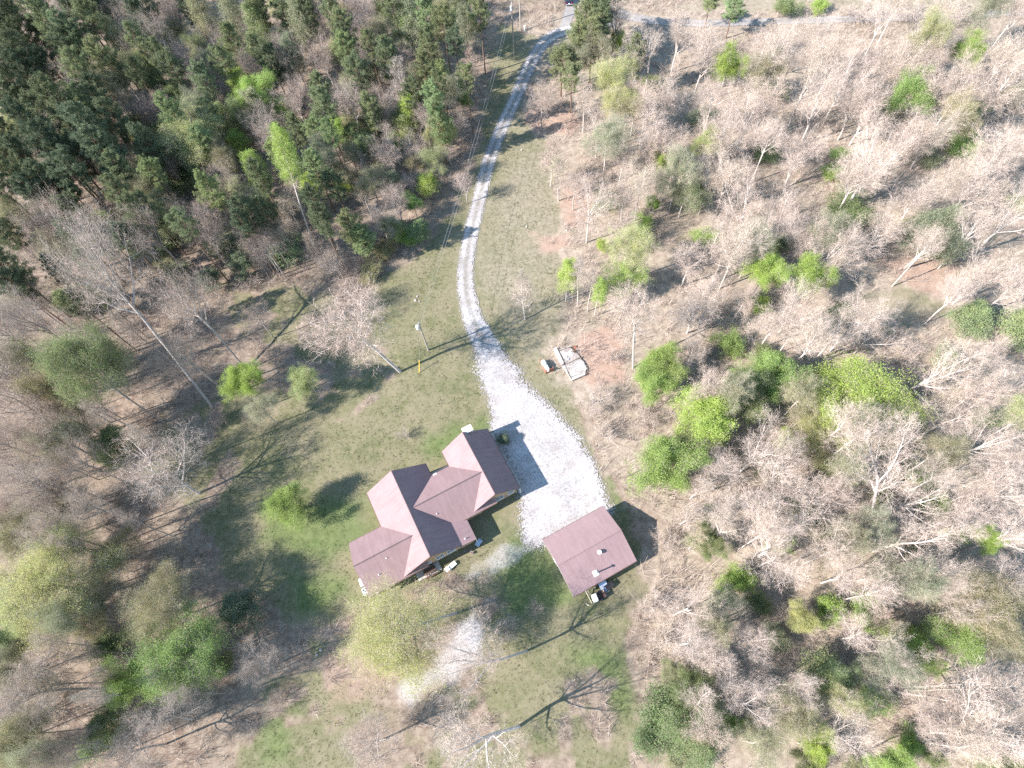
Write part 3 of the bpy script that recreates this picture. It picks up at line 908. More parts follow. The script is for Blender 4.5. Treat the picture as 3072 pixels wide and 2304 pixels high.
for (x, y), mt, d, rz, lb in SCRAP:
    p = at(*c7(x, y))
    nm = {'wood_pale': 'plank', 'metal_white': 'scrap_sheet', 'rust': 'rusty_box', 'fence_red': 'brick_heap', 'sheet_blue': 'concrete_block'}[mt]
    mb = MB()
    if nm == 'brick_heap':
        for k in range(14):
            mb.box((rng.uniform(-.45, .45), rng.uniform(-.2, .2), 0.05 + 0.07 * (k % 3)), (0.2, 0.1, 0.065), rng.uniform(0, 3))
    elif nm == 'rusty_box':
        mb.box((0, 0, d[2] / 2), d, 0, 0, 0.92); mb.box((0, 0, d[2] + 0.03), (d[0] * 1.05, d[1] * 1.05, 0.05))
    else:
        mb.box((0, 0, d[2] / 2), d); mb.box((d[0] * 0.2, d[1] * 0.1, d[2] * 1.4), (d[0] * 0.5, d[1] * 0.9, d[2] * 0.7), 0.15)
    o = mb.build(nm, MAT[mt]); o.location = (p[0], p[1], 0.285 if nm != 'rusty_box' and nm != 'brick_heap' else 0.0); o.rotation_euler.z = rz
    tag(o, lb, {'plank': 'plank', 'scrap_sheet': 'scrap', 'rusty_box': 'box', 'brick_heap': 'bricks', 'concrete_block': 'block'}[nm])

# ------------------------------------------------------------------ things around the house
def ac_unit(u, v, label):
    p = at(u, v, 0.8)
    e = empty('air_conditioner', (p[0], p[1], 0), HA); tag(e, label, 'air conditioner')
    mb = MB(); mb.box((0, 0, 0.05), (1.1, 1.1, 0.1)); mb.build('pad', MAT['concrete'], e)
    mb = MB(); mb.box((0, 0, 0.5), (0.86, 0.86, 0.8)); mb.build('casing', MAT['ac_grey'], e, bevel=0.05)
    mb = MB(); mb.tube([(0, 0, 0.895), (0, 0, 0.915)], 0.33, 18); f = mb.build('fan_opening', MAT['black_rubber'], e)
    for k in range(4):
        a = k * math.pi / 2 + 0.4
        mb = MB(); mb.box((0.15 * math.cos(a), 0.15 * math.sin(a), 0.925), (0.27, 0.10, 0.012), a); mb.build('fan_blade', MAT['ac_grey'], f)
    mb = MB()
    for q in (0.12, 0.22, 0.32):
        pts = [(q * math.cos(t * math.pi / 9), q * math.sin(t * math.pi / 9), 0.95) for t in range(19)]
        mb.tube(pts, 0.010, 4, cap=False)
    mb.build('grille', MAT['metal_grey'], f)
ac_unit(1096, 1771, 'grey air conditioner with a dark fan at the left wall of the house')
p = at(1088, 1752, 0.6)
e = empty('utility_cabinet', (p[0], p[1], 0), HA); tag(e, 'pale boxy heat pump beside the grey air conditioner', 'heat pump')
mb = MB(); mb.box((0, 0, 0.42), (0.7, 0.62, 0.8)); mb.build('casing', MAT['metal_white'], e, bevel=0.05)
mb = MB(); mb.box((0, 0, 0.85), (0.56, 0.5, 0.05)); mb.build('lid', MAT['ac_grey'], e, bevel=0.02)
p = at(1085, 1751, 0.5)
p = at(1085, 1748, 0.4)
e = empty('trash_bin', (p[0] - 0.1, p[1] + 0.35, 0)); tag(e, 'small round white bin by the left wall of the house', 'bin')
mb = MB(); mb.tube([(0, 0, 0), (0, 0, 0.62)], [0.20, 0.26], 14); mb.build('body', MAT['tank_white'], e)
mb = MB(); mb.tube([(0, 0, 0.62), (0, 0, 0.68), (0, 0, 0.74)], [0.29, 0.28, 0.10], 14); mb.build('lid', MAT['tank_white'], e)

# white lounger and garden bits on the shaded back patio
p = at(1354, 1698, 0.3)
e = empty('lounge_chair', (p[0], p[1], 0), R(35)); tag(e, 'white plastic lounge chair on the grass behind the house', 'lounge chair')
mb = MB(); mb.box((0.15, 0, 0.36), (1.25, 0.62, 0.05)); mb.build('seat', MAT['tank_white'], e, bevel=0.02)
mb = MB(); mb.box((-0.72, 0, 0.55), (0.62, 0.62, 0.05), 0, 0, 1.0); o = mb.build('backrest', MAT['tank_white'], e, bevel=0.02); 
for sx in (-0.45, 0.7):
    for sy in (-0.27, 0.27):
        mb = MB(); mb.box((sx, sy, 0.17), (0.06, 0.06, 0.34)); mb.build('leg', MAT['tank_white'], e)
p = at(1436, 1628, 0.5)
e = empty('garden_cart', (p[0], p[1], 0), HA + 0.5); tag(e, 'bluish garden cart at the lower porch corner of the house', 'garden cart')
mb = MB(); mb.box((0, 0, 0.42), (0.95, 0.6, 0.30), 0, 0, 1.15); mb.build('tub', MAT['sheet_blue'], e, bevel=0.03)
for sy in (-0.33, 0.33):
    mb = MB(); mb.tube([(-0.1, sy - 0.04, 0.2), (-0.1, sy + 0.04, 0.2)], 0.2, 12); mb.build('wheel', MAT['black_rubber'], e)
mb = MB(); mb.tube([(0.45, 0, 0.4), (1.0, 0, 0.65)], 0.025, 6); mb.build('handle', MAT['metal_grey'], e)
POTS = [(1397, 1652, 0.22, 'grey flower pot nearest the porch wall in the back shade'), (1411, 1651, 0.18, 'small grey flower pot second from the porch corner'), (1416, 1659, 0.2, 'outermost grey flower pot of the three in the back shade')]
for u, v, rr_, lb in POTS:
    p = at(u, v, 0.2)
    e = empty('flower_pot', (p[0], p[1], 0)); tag(e, lb, 'flower pot', 'flower pots behind the house')
    mb = MB(); mb.tube([(0, 0, 0), (0, 0, 0.3), (0, 0, 0.34)], [rr_ * .7, rr_, rr_ * 1.1], 12); mb.build('pot', MAT['concrete'], e)
    mb = MB(); mb.tube([(0, 0, 0.341), (0, 0, 0.35)], rr_ * 0.9, 12); mb.build('soil', MAT['dark_trim'], e)
p = at(1290, 1712, 0.4)
e = empty('picnic_table', (p[0], p[1], 0), HA); tag(e, 'dark wooden picnic table in the shade below the house', 'picnic table')
for k in range(5):
    mb = MB(); mb.box((0, -0.32 + k * 0.16, 0.74), (1.8, 0.145, 0.04)); mb.build('plank', MAT['rust'], e)
for sy in (-0.75, 0.75):
    mb = MB(); mb.box((0, sy, 0.45), (1.8, 0.26, 0.04)); mb.build('bench', MAT['rust'], e)
for sx in (-0.65, 0.65):
    mb = MB(); mb.box((sx, 0, 0.42), (0.08, 1.5, 0.08)); mb.box((sx, -0.4, 0.36), (0.08, 0.09, 0.78), 0, 0, 1, 0.45); mb.box((sx, 0.4, 0.36), (0.08, 0.09, 0.78), 0, 0, 1, -0.45); mb.build('leg_frame', MAT['rust'], e)

# clutter behind the garage
def g8(x, y): return 1700 + x / 10.37, 1680 + y / 10.37
p = at(*g8(870, 1190), 0.6)
e = empty('water_tank', (p[0], p[1], 0), HA - 0.15); tag(e, 'white plastic water tank on a stand behind the garage', 'water tank')
mb = MB(); mb.box((0, 0, 0.85), (0.72, 1.05, 0.8)); mb.build('tank', MAT['tank_white'], e, bevel=0.12)
mb = MB(); mb.tube([(0, 0.2, 1.24), (0, 0.2, 1.30)], 0.13, 12); mb.build('cap', MAT['tank_white'], e)
for sx in (-0.3, 0.3):
    for sy in (-0.45, 0.45):
        mb = MB(); mb.box((sx, sy, 0.22), (0.07, 0.07, 0.46)); mb.build('leg', MAT['wood_pale'], e)
POSTS = [((590, 970), (780, 1340), 0.9, 'long pale timber propped off the garage wall, left of the water tank'),
         ((655, 960), (755, 1070), 0.9, 'short pale timber propped against the garage wall beside the longest one'),
         ((1100, 850), (1205, 1110), 0.9, 'pale timber propped off the garage wall, right of the water tank'),
         ((600, 1350), (700, 1420), 0.1, 'pale scrap timber lying on the grass below the water tank')]
for a, b, z1, lb in POSTS:
    A = at(*g8(*a), z1); B = at(*g8(*b), 0.08)
    mid = (A + B) / 2
    mb = MB(); mb.tube([Vector(A) - Vector(mid), Vector(B) - Vector(mid)], 0.05, 6)
    mb.tube([Vector(A) - Vector(mid) - Vector((0, 0, .03)), Vector(A) - Vector(mid) + Vector((0.02, 0, .03))], 0.065, 6)
    o = mb.build('timber', MAT['wood_pale']); o.location = mid
    tag(o, lb, 'timber', 'timbers behind the garage')
p = at(*g8(1050, 1110), 0.5)
e = empty('utility_trailer', (p[0], p[1], 0), HA); tag(e, 'small dark utility trailer beside the white water tank behind the garage', 'trailer')
mb = MB(); mb.box((0, 0, 0.5), (1.5, 1.0, 0.06)); mb.build('bed', MAT['rust'], e)
for sx, sy, dx, dy in ((0, -0.5, 1.5, 0.05), (0, 0.5, 1.5, 0.05), (-0.75, 0, 0.05, 1.0), (0.75, 0, 0.05, 1.0)):
    mb = MB(); mb.box((sx, sy, 0.68), (dx, dy, 0.3)); mb.build('side_panel', MAT['car_paint'], e)
for sy in (-0.6, 0.6):
    mb = MB(); mb.tube([(0, sy - 0.08, 0.28), (0, sy + 0.08, 0.28)], 0.28, 14); mb.build('wheel', MAT['black_rubber'], e)
mb = MB(); mb.tube([(0.75, 0, 0.45), (1.5, 0, 0.4)], 0.035, 6); mb.build('tow_bar', MAT['metal_grey'], e)
p = at(*g8(1160, 830), 0.6)
mb = MB(); mb.box((0, 0, 0), (1.15, 1.5, 0.03)); mb.box((0, 0.0, -0.04), (1.05, 0.06, 0.05)); mb.box((0, 0.6, -0.04), (1.05, 0.06, 0.05)); mb.box((0, -0.6, -0.04), (1.05, 0.06, 0.05))
o = mb.build('sheet_metal', MAT['sheet_blue']); o.location = (p[0], p[1], 0.62); o.rotation_euler = (0.55, 0, HA)
tag(o, 'bluish metal sheet leaning on the garage back wall', 'metal sheet')
p = at(*g8(1330, 800), 0.4)
e = empty('firewood_rack', (p[0], p[1], 0), HA + 0.2); tag(e, 'dark covered firewood rack at the back wall of the garage', 'firewood rack')
for k in range(18):
    mb = MB(); rr_ = 0.07 + 0.02 * (k % 3); mb.tube([(-0.42 + (k % 6) * 0.17, -0.3, 0.15 + (k // 6) * 0.18), (-0.42 + (k % 6) * 0.17, 0.3, 0.15 + (k // 6) * 0.18)], rr_, 7); mb.build('log', MAT['rust'], e)
mb = MB(); mb.box((0, 0, 0.68), (1.25, 0.8, 0.04), 0, 0, 0.97); mb.build('cover', MAT['black_rubber'], e)

# pale fieldstones in the lawn
STONES = [(1297, 905), (1245, 895), (1680, 700), (1640, 640), (1600, 1200)]
for i, (u, v) in enumerate([(1246, 901), (1258, 905), (1252, 889), (1565, 450), (1580, 680), (950, 1965), (962, 1950), (1700, 690)]):
    p = at(u, v)
    r2 = random.Random(i)
    bm = bmesh.new(); bmesh.ops.create_icosphere(bm, subdivisions=2, radius=0.2)
    for vv in bm.verts: vv.co *= r2.uniform(0.8, 1.15); vv.co.z *= 0.6
    me = bpy.data.meshes.new('fieldstone'); bm.to_mesh(me); bm.free()
    o = link('fieldstone', me, None, [MAT['concrete']]); o.location = (p[0], p[1], 0.03); o.rotation_euler.z = i; o.scale = (r2.uniform(.7, 1.3),) * 3
    tag(o, ['pale stone left of the transformer pole, largest of three', 'pale stone left of the transformer pole, nearest the pole', 'pale stone left of the transformer pole, farthest up the lawn',
            'pale stone on the lawn right of the upper driveway bend', 'pale stone on the lawn right of the lower driveway straight', 'pale stone in the sandy patch below the dark holly', 'second pale stone close above the sandy patch below the holly', 'pale stone on the bare clay near the clearing'][i],
        'stone', 'fieldstones in the lawn')

# ------------------------------------------------------------------ the parked car at the top edge
p = at(1709, 20)
e = empty('parked_car', (p[0], p[1] + 2.35, 0), R(-4)); tag(e, 'dark blue parked car seen end-on at the top of the track', 'car')
mb = MB()
prof = [(-2.30, 0.35), (-2.34, 0.62), (-2.26, 0.92), (2.10, 0.92), (2.30, 0.75), (2.30, 0.35)]
def loft(sections):
    """sections: (y, halfwidth bottom, halfwidth top, z0, z1)"""
    b = MB()
    rows = []
    for y, w0, w1, z0, z1 in sections:
        rows.append([(-w0, y, z0), (-w0 * 1.02, y, (z0 + z1) / 2), (-w1, y, z1), (w1, y, z1), (w0 * 1.02, y, (z0 + z1) / 2), (w0, y, z0)])
    for A, B in zip(rows, rows[1:]):
        for i in range(6):
            j = (i + 1) % 6
            b.poly([A[i], B[i], B[j], A[j]])
    b.poly(rows[0]); b.poly(rows[-1][::-1])
    return b
loft([(-2.34, 0.80, 0.76, 0.42, 0.80), (-2.25, 0.90, 0.86, 0.30, 0.98), (-1.2, 0.93, 0.90, 0.28, 1.02), (0.9, 0.93, 0.90, 0.28, 0.98), (1.9, 0.91, 0.84, 0.30, 0.90), (2.3, 0.80, 0.70, 0.38, 0.76)]).build('body', MAT['car_paint'], e, bevel=0.04)
loft([(-2.05, 0.80, 0.62, 0.99, 1.0 + 0.05), (-1.75, 0.82, 0.66, 1.0, 1.58), (-0.2, 0.84, 0.70, 1.0, 1.66), (0.55, 0.82, 0.66, 0.98, 1.58), (1.15, 0.78, 0.62, 0.96, 1.0)]).build('cabin', MAT['glass_dark'], e)
mb = MB(); mb.box((0, -0.6, 1.655), (1.34, 1.9, 0.05)); mb.build('roof', MAT['car_paint'], e, bevel=0.02)
for sx in (-0.86, 0.86):
    for sy in (-1.45, 1.45):
        wh = empty('wheel', (sx, sy, 0.33)); wh.parent = e
        mb = MB(); mb.tube([(-0.11, 0, 0), (0.11, 0, 0)], 0.33, 18); mb.build('tyre', MAT['black_rubber'], wh)
        mb = MB(); mb.tube([(-0.118, 0, 0), (0.118, 0, 0)], 0.2, 12); mb.build('rim', MAT['metal_grey'], wh)
for sx in (-0.66, 0.66):
    mb = MB(); mb.box((sx, -2.30, 0.80), (0.26, 0.12, 0.16)); mb.build('tail_light', MAT['red_lens'], e, bevel=0.02)
    mb = MB(); mb.box((sx, 2.2, 0.70), (0.28, 0.12, 0.12)); mb.build('headlight', MAT['clear_lens'], e, bevel=0.02)
mb = MB(); mb.box((0, -2.36, 0.50), (1.7, 0.12, 0.20)); mb.build('bumper', MAT['metal_grey'], e, bevel=0.04)
mb = MB(); mb.box((0, -2.37, 0.74), (0.36, 0.03, 0.16)); mb.build('number_plate', MAT['metal_white'], e)

# a leaning bare snag in the right clearing and a fallen log
A = Vector(at(2712, 806)); B = Vector(at(2790, 735, 7.5))
mb = MB(); n = 6
mb.tube([A.lerp(B, t / 5) - A for t in range(6)], [0.22, 0.19, 0.17, 0.15, 0.12, 0.08], 8)
mb.tube([(B - A) * 0.7, (B - A) * 0.7 + Vector((0.8, 0.5, 0.9))], [0.07, 0.03], 5)
o = mb.build('dead_snag', MAT['wood_pole']); o.location = A
tag(o, 'leaning bare dead trunk at the edge of the right-hand clearing', 'dead tree')

LOGS = [((2702, 2062), (2892, 2052), 0.14, 'long straight pale log lying in the lower right woods, upper of a pair'), ((2706, 2072), (2880, 2066), 0.11, 'long straight pale log lying in the lower right woods, lower of a pair'),
        ((2590, 1985), (2662, 1972), 0.16, 'short bleached log on the ground below the bright green trees at lower right'),
        ((2120, 1330), (2210, 1290), 0.14, 'grey log on the ground above the upper edge of the garage woods')]
for a, b, rad, lb in LOGS:
    A = Vector(at(*a)); B = Vector(at(*b)); n = 7
    rl = random.Random(int(a[0]))
    mb = MB(); mb.tube([(B - A) * (t / n) + Vector((rl.uniform(-.06, .06), rl.uniform(-.06, .06), rad * 0.9)) for t in range(n + 1)], [rad * (1 - 0.5 * t / n) for t in range(n + 1)], 8)
    mb.tube([(B - A) * 0.6 + Vector((0, 0, rad)), (B - A) * 0.75 + Vector((0.5, 0.7, rad + .3))], [rad * .4, rad * .15], 5)
    o = mb.build('fallen_log', MAT['wood_pale']); o.location = A
    tag(o, lb, 'log', 'fallen logs')

# ------------------------------------------------------------------ trees: a few grown prototypes, then copies
def unit(v):
    return v / (np.linalg.norm(v) + 1e-9)

def skeleton(rng, sp):
    """grow a branching skeleton; returns limbs [(pts, radii)], twig segments and tips"""
    limbs, segs, tips = [], [], []
    lv = sp['levels']
    top = len(lv) - 1
    def branch(p, d, L, r, k):
        c = lv[k]
        n = c['seg']
        pts, rad = [p], [r]
        dd = d
        for i in range(n):
            dd = unit(dd + rng.normal(0, c['wig'], 3) + np.array([0, 0, c['up']]))
            p = p + dd * (L / n)
            pts.append(p); rad.append(r * (1 - (1 - c['taper']) * (i + 1) / n))
        if k < sp['ribbon']:
            limbs.append((pts, rad))
        else:
            for i in range(n):
                segs.append((pts[i], pts[i + 1], rad[i], rad[i + 1]))
        if k == top:
            tips.append(pts[-1]); tips.append((pts[-1] + pts[max(0, n - 1)]) / 2)
            return
        nc = max(1, int(round(c['n'] * rng.uniform(0.8, 1.2))))
        az = rng.uniform(0, 6.28)
        for j in range(nc):
            t = c['t0'] + (c['t1'] - c['t0']) * ((j + rng.uniform(0.1, 0.9)) / nc)
            f = t * n; i = min(n - 1, int(f)); q = pts[i] + (pts[i + 1] - pts[i]) * (f - i)
            rr = rad[i] + (rad[i + 1] - rad[i]) * (f - i)
            ax = unit(pts[i + 1] - pts[i])
            az += 2.4 + rng.uniform(-0.6, 0.6)
            a = unit(np.cross(ax, [0.31, 0.87, 0.12] if abs(ax[1]) < 0.9 else [1, 0, 0])); b = np.cross(ax, a)
            ang = R(rng.uniform(c['a0'], c['a1']))
            nd = ax * math.cos(ang) + (a * math.cos(az) + b * math.sin(az)) * math.sin(ang)
            cl = L * c['ratio'] * rng.uniform(0.75, 1.2)
            if c.get('cone'): cl *= max(0.18, 1.15 - c['cone'] * (t - c['t0']) / (c['t1'] - c['t0'] + 1e-6))
            branch(q, nd, cl, max(0.006, min(rr * 0.85, rr * c['rr'] * rng.uniform(.8, 1.15))), k + 1)
        if c.get('lead'):
            branch(pts[-1], unit(dd + rng.normal(0, 0.15, 3)), L * c['lead'], rad[-1], k + 1)
    ns = sp.get('stems', 1)
    for s in range(ns):
        d0 = np.array([0, 0, 1.0])
        if ns > 1:
            a = 6.28 * s / ns + rng.uniform(-.3, .3); tl = rng.uniform(0.1, sp['splay'])
            d0 = unit(np.array([math.cos(a) * tl, math.sin(a) * tl, 1]))
        else:
            d0 = unit(d0 + np.array([rng.normal(0, .04), rng.normal(0, .04), 0]))
        branch(np.array([0, 0, -0.3]), d0, sp['L'] * rng.uniform(.9, 1.1), sp['r'], 0)
    return limbs, segs, tips

def leaf_quads(rng, pos, size, upb=0.7):
    n = len(pos)
    nrm = rng.normal(0, 1, (n, 3)); nrm[:, 2] += upb * np.sign(rng.uniform(-0.25, 1, n))
    nrm /= np.linalg.norm(nrm, axis=1)[:, None] + 1e-9
    t = rng.normal(0, 1, (n, 3)); t -= nrm * (t * nrm).sum(1)[:, None]; t /= np.linalg.norm(t, axis=1)[:, None] + 1e-9
    b = np.cross(nrm, t)
    s = (size * rng.uniform(0.6, 1.35, n))[:, None]
    V = np.stack([pos - t * s, pos - b * s * 0.62, pos + t * s, pos + b * s * 0.62], 1).reshape(-1, 3)
    Q = np.arange(n * 4).reshape(n, 4)
    return V, Q

def tubes(limbs, sides=6):
    Vs, Qs, off = [], [], 0
    for pts, rad in limbs:
        pts = np.array(pts); rad = np.array(rad)
        n = sides if rad[0] > 0.06 else 4
        T = np.gradient(pts, axis=0); T /= np.linalg.norm(T, axis=1)[:, None] + 1e-9
        ref = np.cross(T, [0.3, 0.9, 0.2]); ref /= np.linalg.norm(ref, axis=1)[:, None] + 1e-9
        bi = np.cross(T, ref)
        an = 2 * np.pi * np.arange(n) / n
        ring = pts[:, None] + rad[:, None, None] * (ref[:, None] * np.cos(an)[None, :, None] + bi[:, None] * np.sin(an)[None, :, None])
        Vs.append(ring.reshape(-1, 3))
        I = off + np.arange(len(pts) * n).reshape(len(pts), n)
        J = np.roll(I, -1, 1)
        Qs.append(np.stack([I[:-1], J[:-1], J[1:], I[1:]], -1).reshape(-1, 4))
        off += len(pts) * n
    return np.concatenate(Vs), np.concatenate(Qs)

PROTO = {}
def make_proto(key, seed, sp, h, r, leaves=0, lsize=0.1, spread=0.3, leafmat='leaf', tipfrac=1.0, tw=1.0):
    rng = np.random.default_rng(seed)
    limbs, segs, tips = skeleton(rng, sp)
    tips = np.array(tips)
    tr = np.hypot(tips[:, 0], tips[:, 1])
    sx = r / np.percentile(tr, 93); sz = h / np.percentile(tips[:, 2], 99)
    S = np.array([sx, sx, sz])
    limbs = [([p * S for p in pts], rad) for pts, rad in limbs]
    tips = tips * S
    V, Q = tubes(limbs)
    trunk = np_mesh('trunk', V, quads=Q, mats=[MAT['bark']])
    trunk.polygons.foreach_set('use_smooth', np.ones(len(Q), bool))
    Vc, Qc, mi = [], [], []
    off = 0
    if segs:
        p0 = np.array([s[0] for s in segs]) * S; p1 = np.array([s[1] for s in segs]) * S
        w0 = np.array([s[2] for s in segs])[:, None] * tw; w1 = np.array([s[3] for s in segs])[:, None] * tw
        d = p1 - p0
        sd = np.cross(d, rng.normal(0, 1, d.shape)); sd /= np.linalg.norm(sd, axis=1)[:, None] + 1e-9
        Vc.append(np.stack([p0 - sd * w0, p0 + sd * w0, p1 + sd * w1, p1 - sd * w1], 1).reshape(-1, 3))
        Qc.append(np.arange(len(segs) * 4).reshape(-1, 4)); mi.append(np.zeros(len(segs), int)); off = len(segs) * 4
    if leaves:
        sel = tips
        if tipfrac < 1: sel = tips[rng.uniform(0, 1, len(tips)) < tipfrac]
        k = rng.integers(0, len(sel), leaves)
        pos = sel[k] + rng.normal(0, spread, (leaves, 3)) * np.array([1, 1, 0.75])
        pos[:, 2] = np.maximum(pos[:, 2], 0.08)
        Vl, Ql = leaf_quads(rng, pos, lsize)
        Vc.append(Vl); Qc.append(Ql + off); mi.append(np.ones(leaves, int))
    crown = np_mesh('crown', np.concatenate(Vc), quads=np.concatenate(Qc), mats=[MAT['twig'], MAT[leafmat]], qmi=np.concatenate(mi))
    PROTO.setdefault(key, []).append((trunk, crown, h, r))

def LV(n, ratio, a0, a1, t0, t1, seg, wig, up, taper, rr, **kw):
    return dict(n=n, ratio=ratio, a0=a0, a1=a1, t0=t0, t1=t1, seg=seg, wig=wig, up=up, taper=taper, rr=rr, **kw)

def oak(n1=7, thick=0.24):
    return dict(L=6.0, r=thick, ribbon=3, levels=[
        LV(n1, 0.85, 35, 68, 0.45, 1.0, 5, 0.05, 0.02, 0.72, 0.58, lead=0.7),
        LV(6, 0.55, 30, 58, 0.25, 1.0, 5, 0.11, 0.05, 0.35, 0.56, lead=0.4),
        LV(5, 0.58, 28, 58, 0.25, 1.0, 4, 0.14, 0.05, 0.35, 0.60),
        LV(5, 0.60, 25, 58, 0.2, 1.0, 3, 0.16, 0.05, 0.45, 0.7),
        LV(4, 0.62, 25, 55, 0.2, 1.0, 2, 0.15, 0.05, 0.5, 0.8),
        LV(1, 1, 0, 1, 0, 1, 1, 0.1, 0.03, 0.6, 1)])
def vase(thick=0.19):
    return dict(L=4.6, r=thick, ribbon=3, levels=[
        LV(7, 1.15, 16, 36, 0.35, 1.0, 4, 0.04, 0.02, 0.75, 0.58, lead=1.3),
        LV(7, 0.42, 20, 42, 0.25, 1.0, 6, 0.07, 0.05, 0.3, 0.48, lead=0.3),
        LV(5, 0.55, 20, 44, 0.2, 1.0, 4, 0.09, 0.06, 0.35, 0.6),
        LV(5, 0.60, 20, 46, 0.2, 1.0, 3, 0.12, 0.06, 0.45, 0.7),
        LV(4, 0.6, 20, 48, 0.2, 1.0, 2, 0.12, 0.05, 0.5, 0.8),
        LV(1, 1, 0, 1, 0, 1, 1, 0.1, 0.03, 0.6, 1)])
def syca(thick=0.24):
    return dict(L=4.6, r=thick, ribbon=3, levels=[
        LV(6, 1.45, 20, 56, 0.25, 1.0, 4, 0.04, 0.0, 0.8, 0.62, lead=1.3),
        LV(8, 0.42, 18, 42, 0.25, 1.0, 7, 0.06, 0.045, 0.22, 0.46, lead=0.3),
        LV(5, 0.52, 20, 46, 0.2, 1.0, 5, 0.09, 0.05, 0.32, 0.52),
        LV(5, 0.58, 22, 50, 0.2, 1.0, 3, 0.12, 0.05, 0.45, 0.7),
        LV(4, 0.62, 25, 52, 0.2, 1.0, 2, 0.14, 0.04, 0.5, 0.8),
        LV(1, 1, 0, 1, 0, 1, 1, 0.1, 0.03, 0.6, 1)])
def excu(n=26, thick=0.16):
    return dict(L=14, r=thick, ribbon=2, levels=[
        LV(n, 0.20, 42, 68, 0.28, 0.98, 9, 0.025, 0.02, 0.15, 0.42, cone=0.75),
        LV(6, 0.50, 28, 55, 0.2, 1.0, 4, 0.08, 0.07, 0.3, 0.6),
        LV(5, 0.55, 25, 55, 0.2, 1.0, 3, 0.12, 0.06, 0.45, 0.7),
        LV(3, 0.6, 25, 55, 0.2, 1.0, 2, 0.15, 0.05, 0.5, 0.8),
        LV(1, 1, 0, 1, 0, 1, 1, 0.1, 0.03, 0.6, 1)])
def brush():
    return dict(L=2.6, r=0.045, ribbon=2, stems=9, splay=0.75, levels=[
        LV(5, 0.55, 18, 45, 0.25, 1.0, 4, 0.08, 0.02, 0.4, 0.6, lead=.4),
        LV(5, 0.55, 20, 50, 0.2, 1.0, 3, 0.12, 0.04, 0.4, 0.65),
        LV(4, 0.6, 20, 50, 0.2, 1.0, 2, 0.12, 0.04, 0.5, 0.8),
        LV(1, 1, 0, 1, 0, 1, 1, 0.1, 0.03, 0.6, 1)])
def few(sp, cut):
    for c in sp['levels'][-cut - 1:-1]:
        c['n'] = max(1, c['n'] - 1)
    return sp

for s in (1, 2, 3): make_proto('o', 10 + s, oak(6 + s), 12, 6.4, leaves=14000, lsize=0.045, spread=0.3, tw=1.4)
for s in (1, 2, 3): make_proto('v', 20 + s, vase(), 12, 4.6, leaves=7000, lsize=0.043, spread=0.25, tw=1.2)
for s in (1, 2, 3): make_proto('s', 30 + s, syca(), 14, 7.2, leaves=8000, lsize=0.040, spread=0.3, tw=1.15)
for s in (1, 2): make_proto('e', 40 + s, excu(), 13, 2.4, leaves=5000, lsize=0.05, spread=0.15, tw=1.5)
for s in (1, 2): make_proto('b', 50 + s, brush(), 3.2, 2.4, leaves=1500, lsize=0.04, spread=0.1, tw=1.3)
for s in (1, 2, 3): make_proto('L', 60 + s, few(oak(8, .2), 2), 9, 5.2, leaves=56000, lsize=0.078, spread=0.36, tipfrac=0.5, tw=1.5)
for s in (1, 2): make_proto('l', 70 + s, few(brush(), 1), 3.4, 2.4, leaves=13000, lsize=0.066, spread=0.25, tipfrac=0.6, tw=1.3)
for s in (1, 2): make_proto('N', 80 + s, few(excu(24, .13), 1), 12, 2.3, leaves=13000, lsize=0.075, spread=0.28, tipfrac=0.75, tw=1.5)
for s in (1, 2): make_proto('D', 90 + s, few(oak(9, .22), 1), 10, 6.2, leaves=52000, lsize=0.062, spread=0.36, tipfrac=0.8, tw=1.6)
for s in (1, 2): make_proto('c', 100 + s, few(excu(34, .12), 1), 6.5, 2.5, leaves=20000, lsize=0.075, spread=0.22, leafmat='needle')

for s in (1, 2): make_proto('LL', 110 + s, few(oak(9, .26), 1), 11, 7.4, leaves=70000, lsize=0.075, spread=0.42, tipfrac=0.36, tw=1.6)
make_proto('DD', 121, few(oak(10, .27), 1), 11, 7.4, leaves=80000, lsize=0.056, spread=0.42, tipfrac=0.8, tw=1.6)

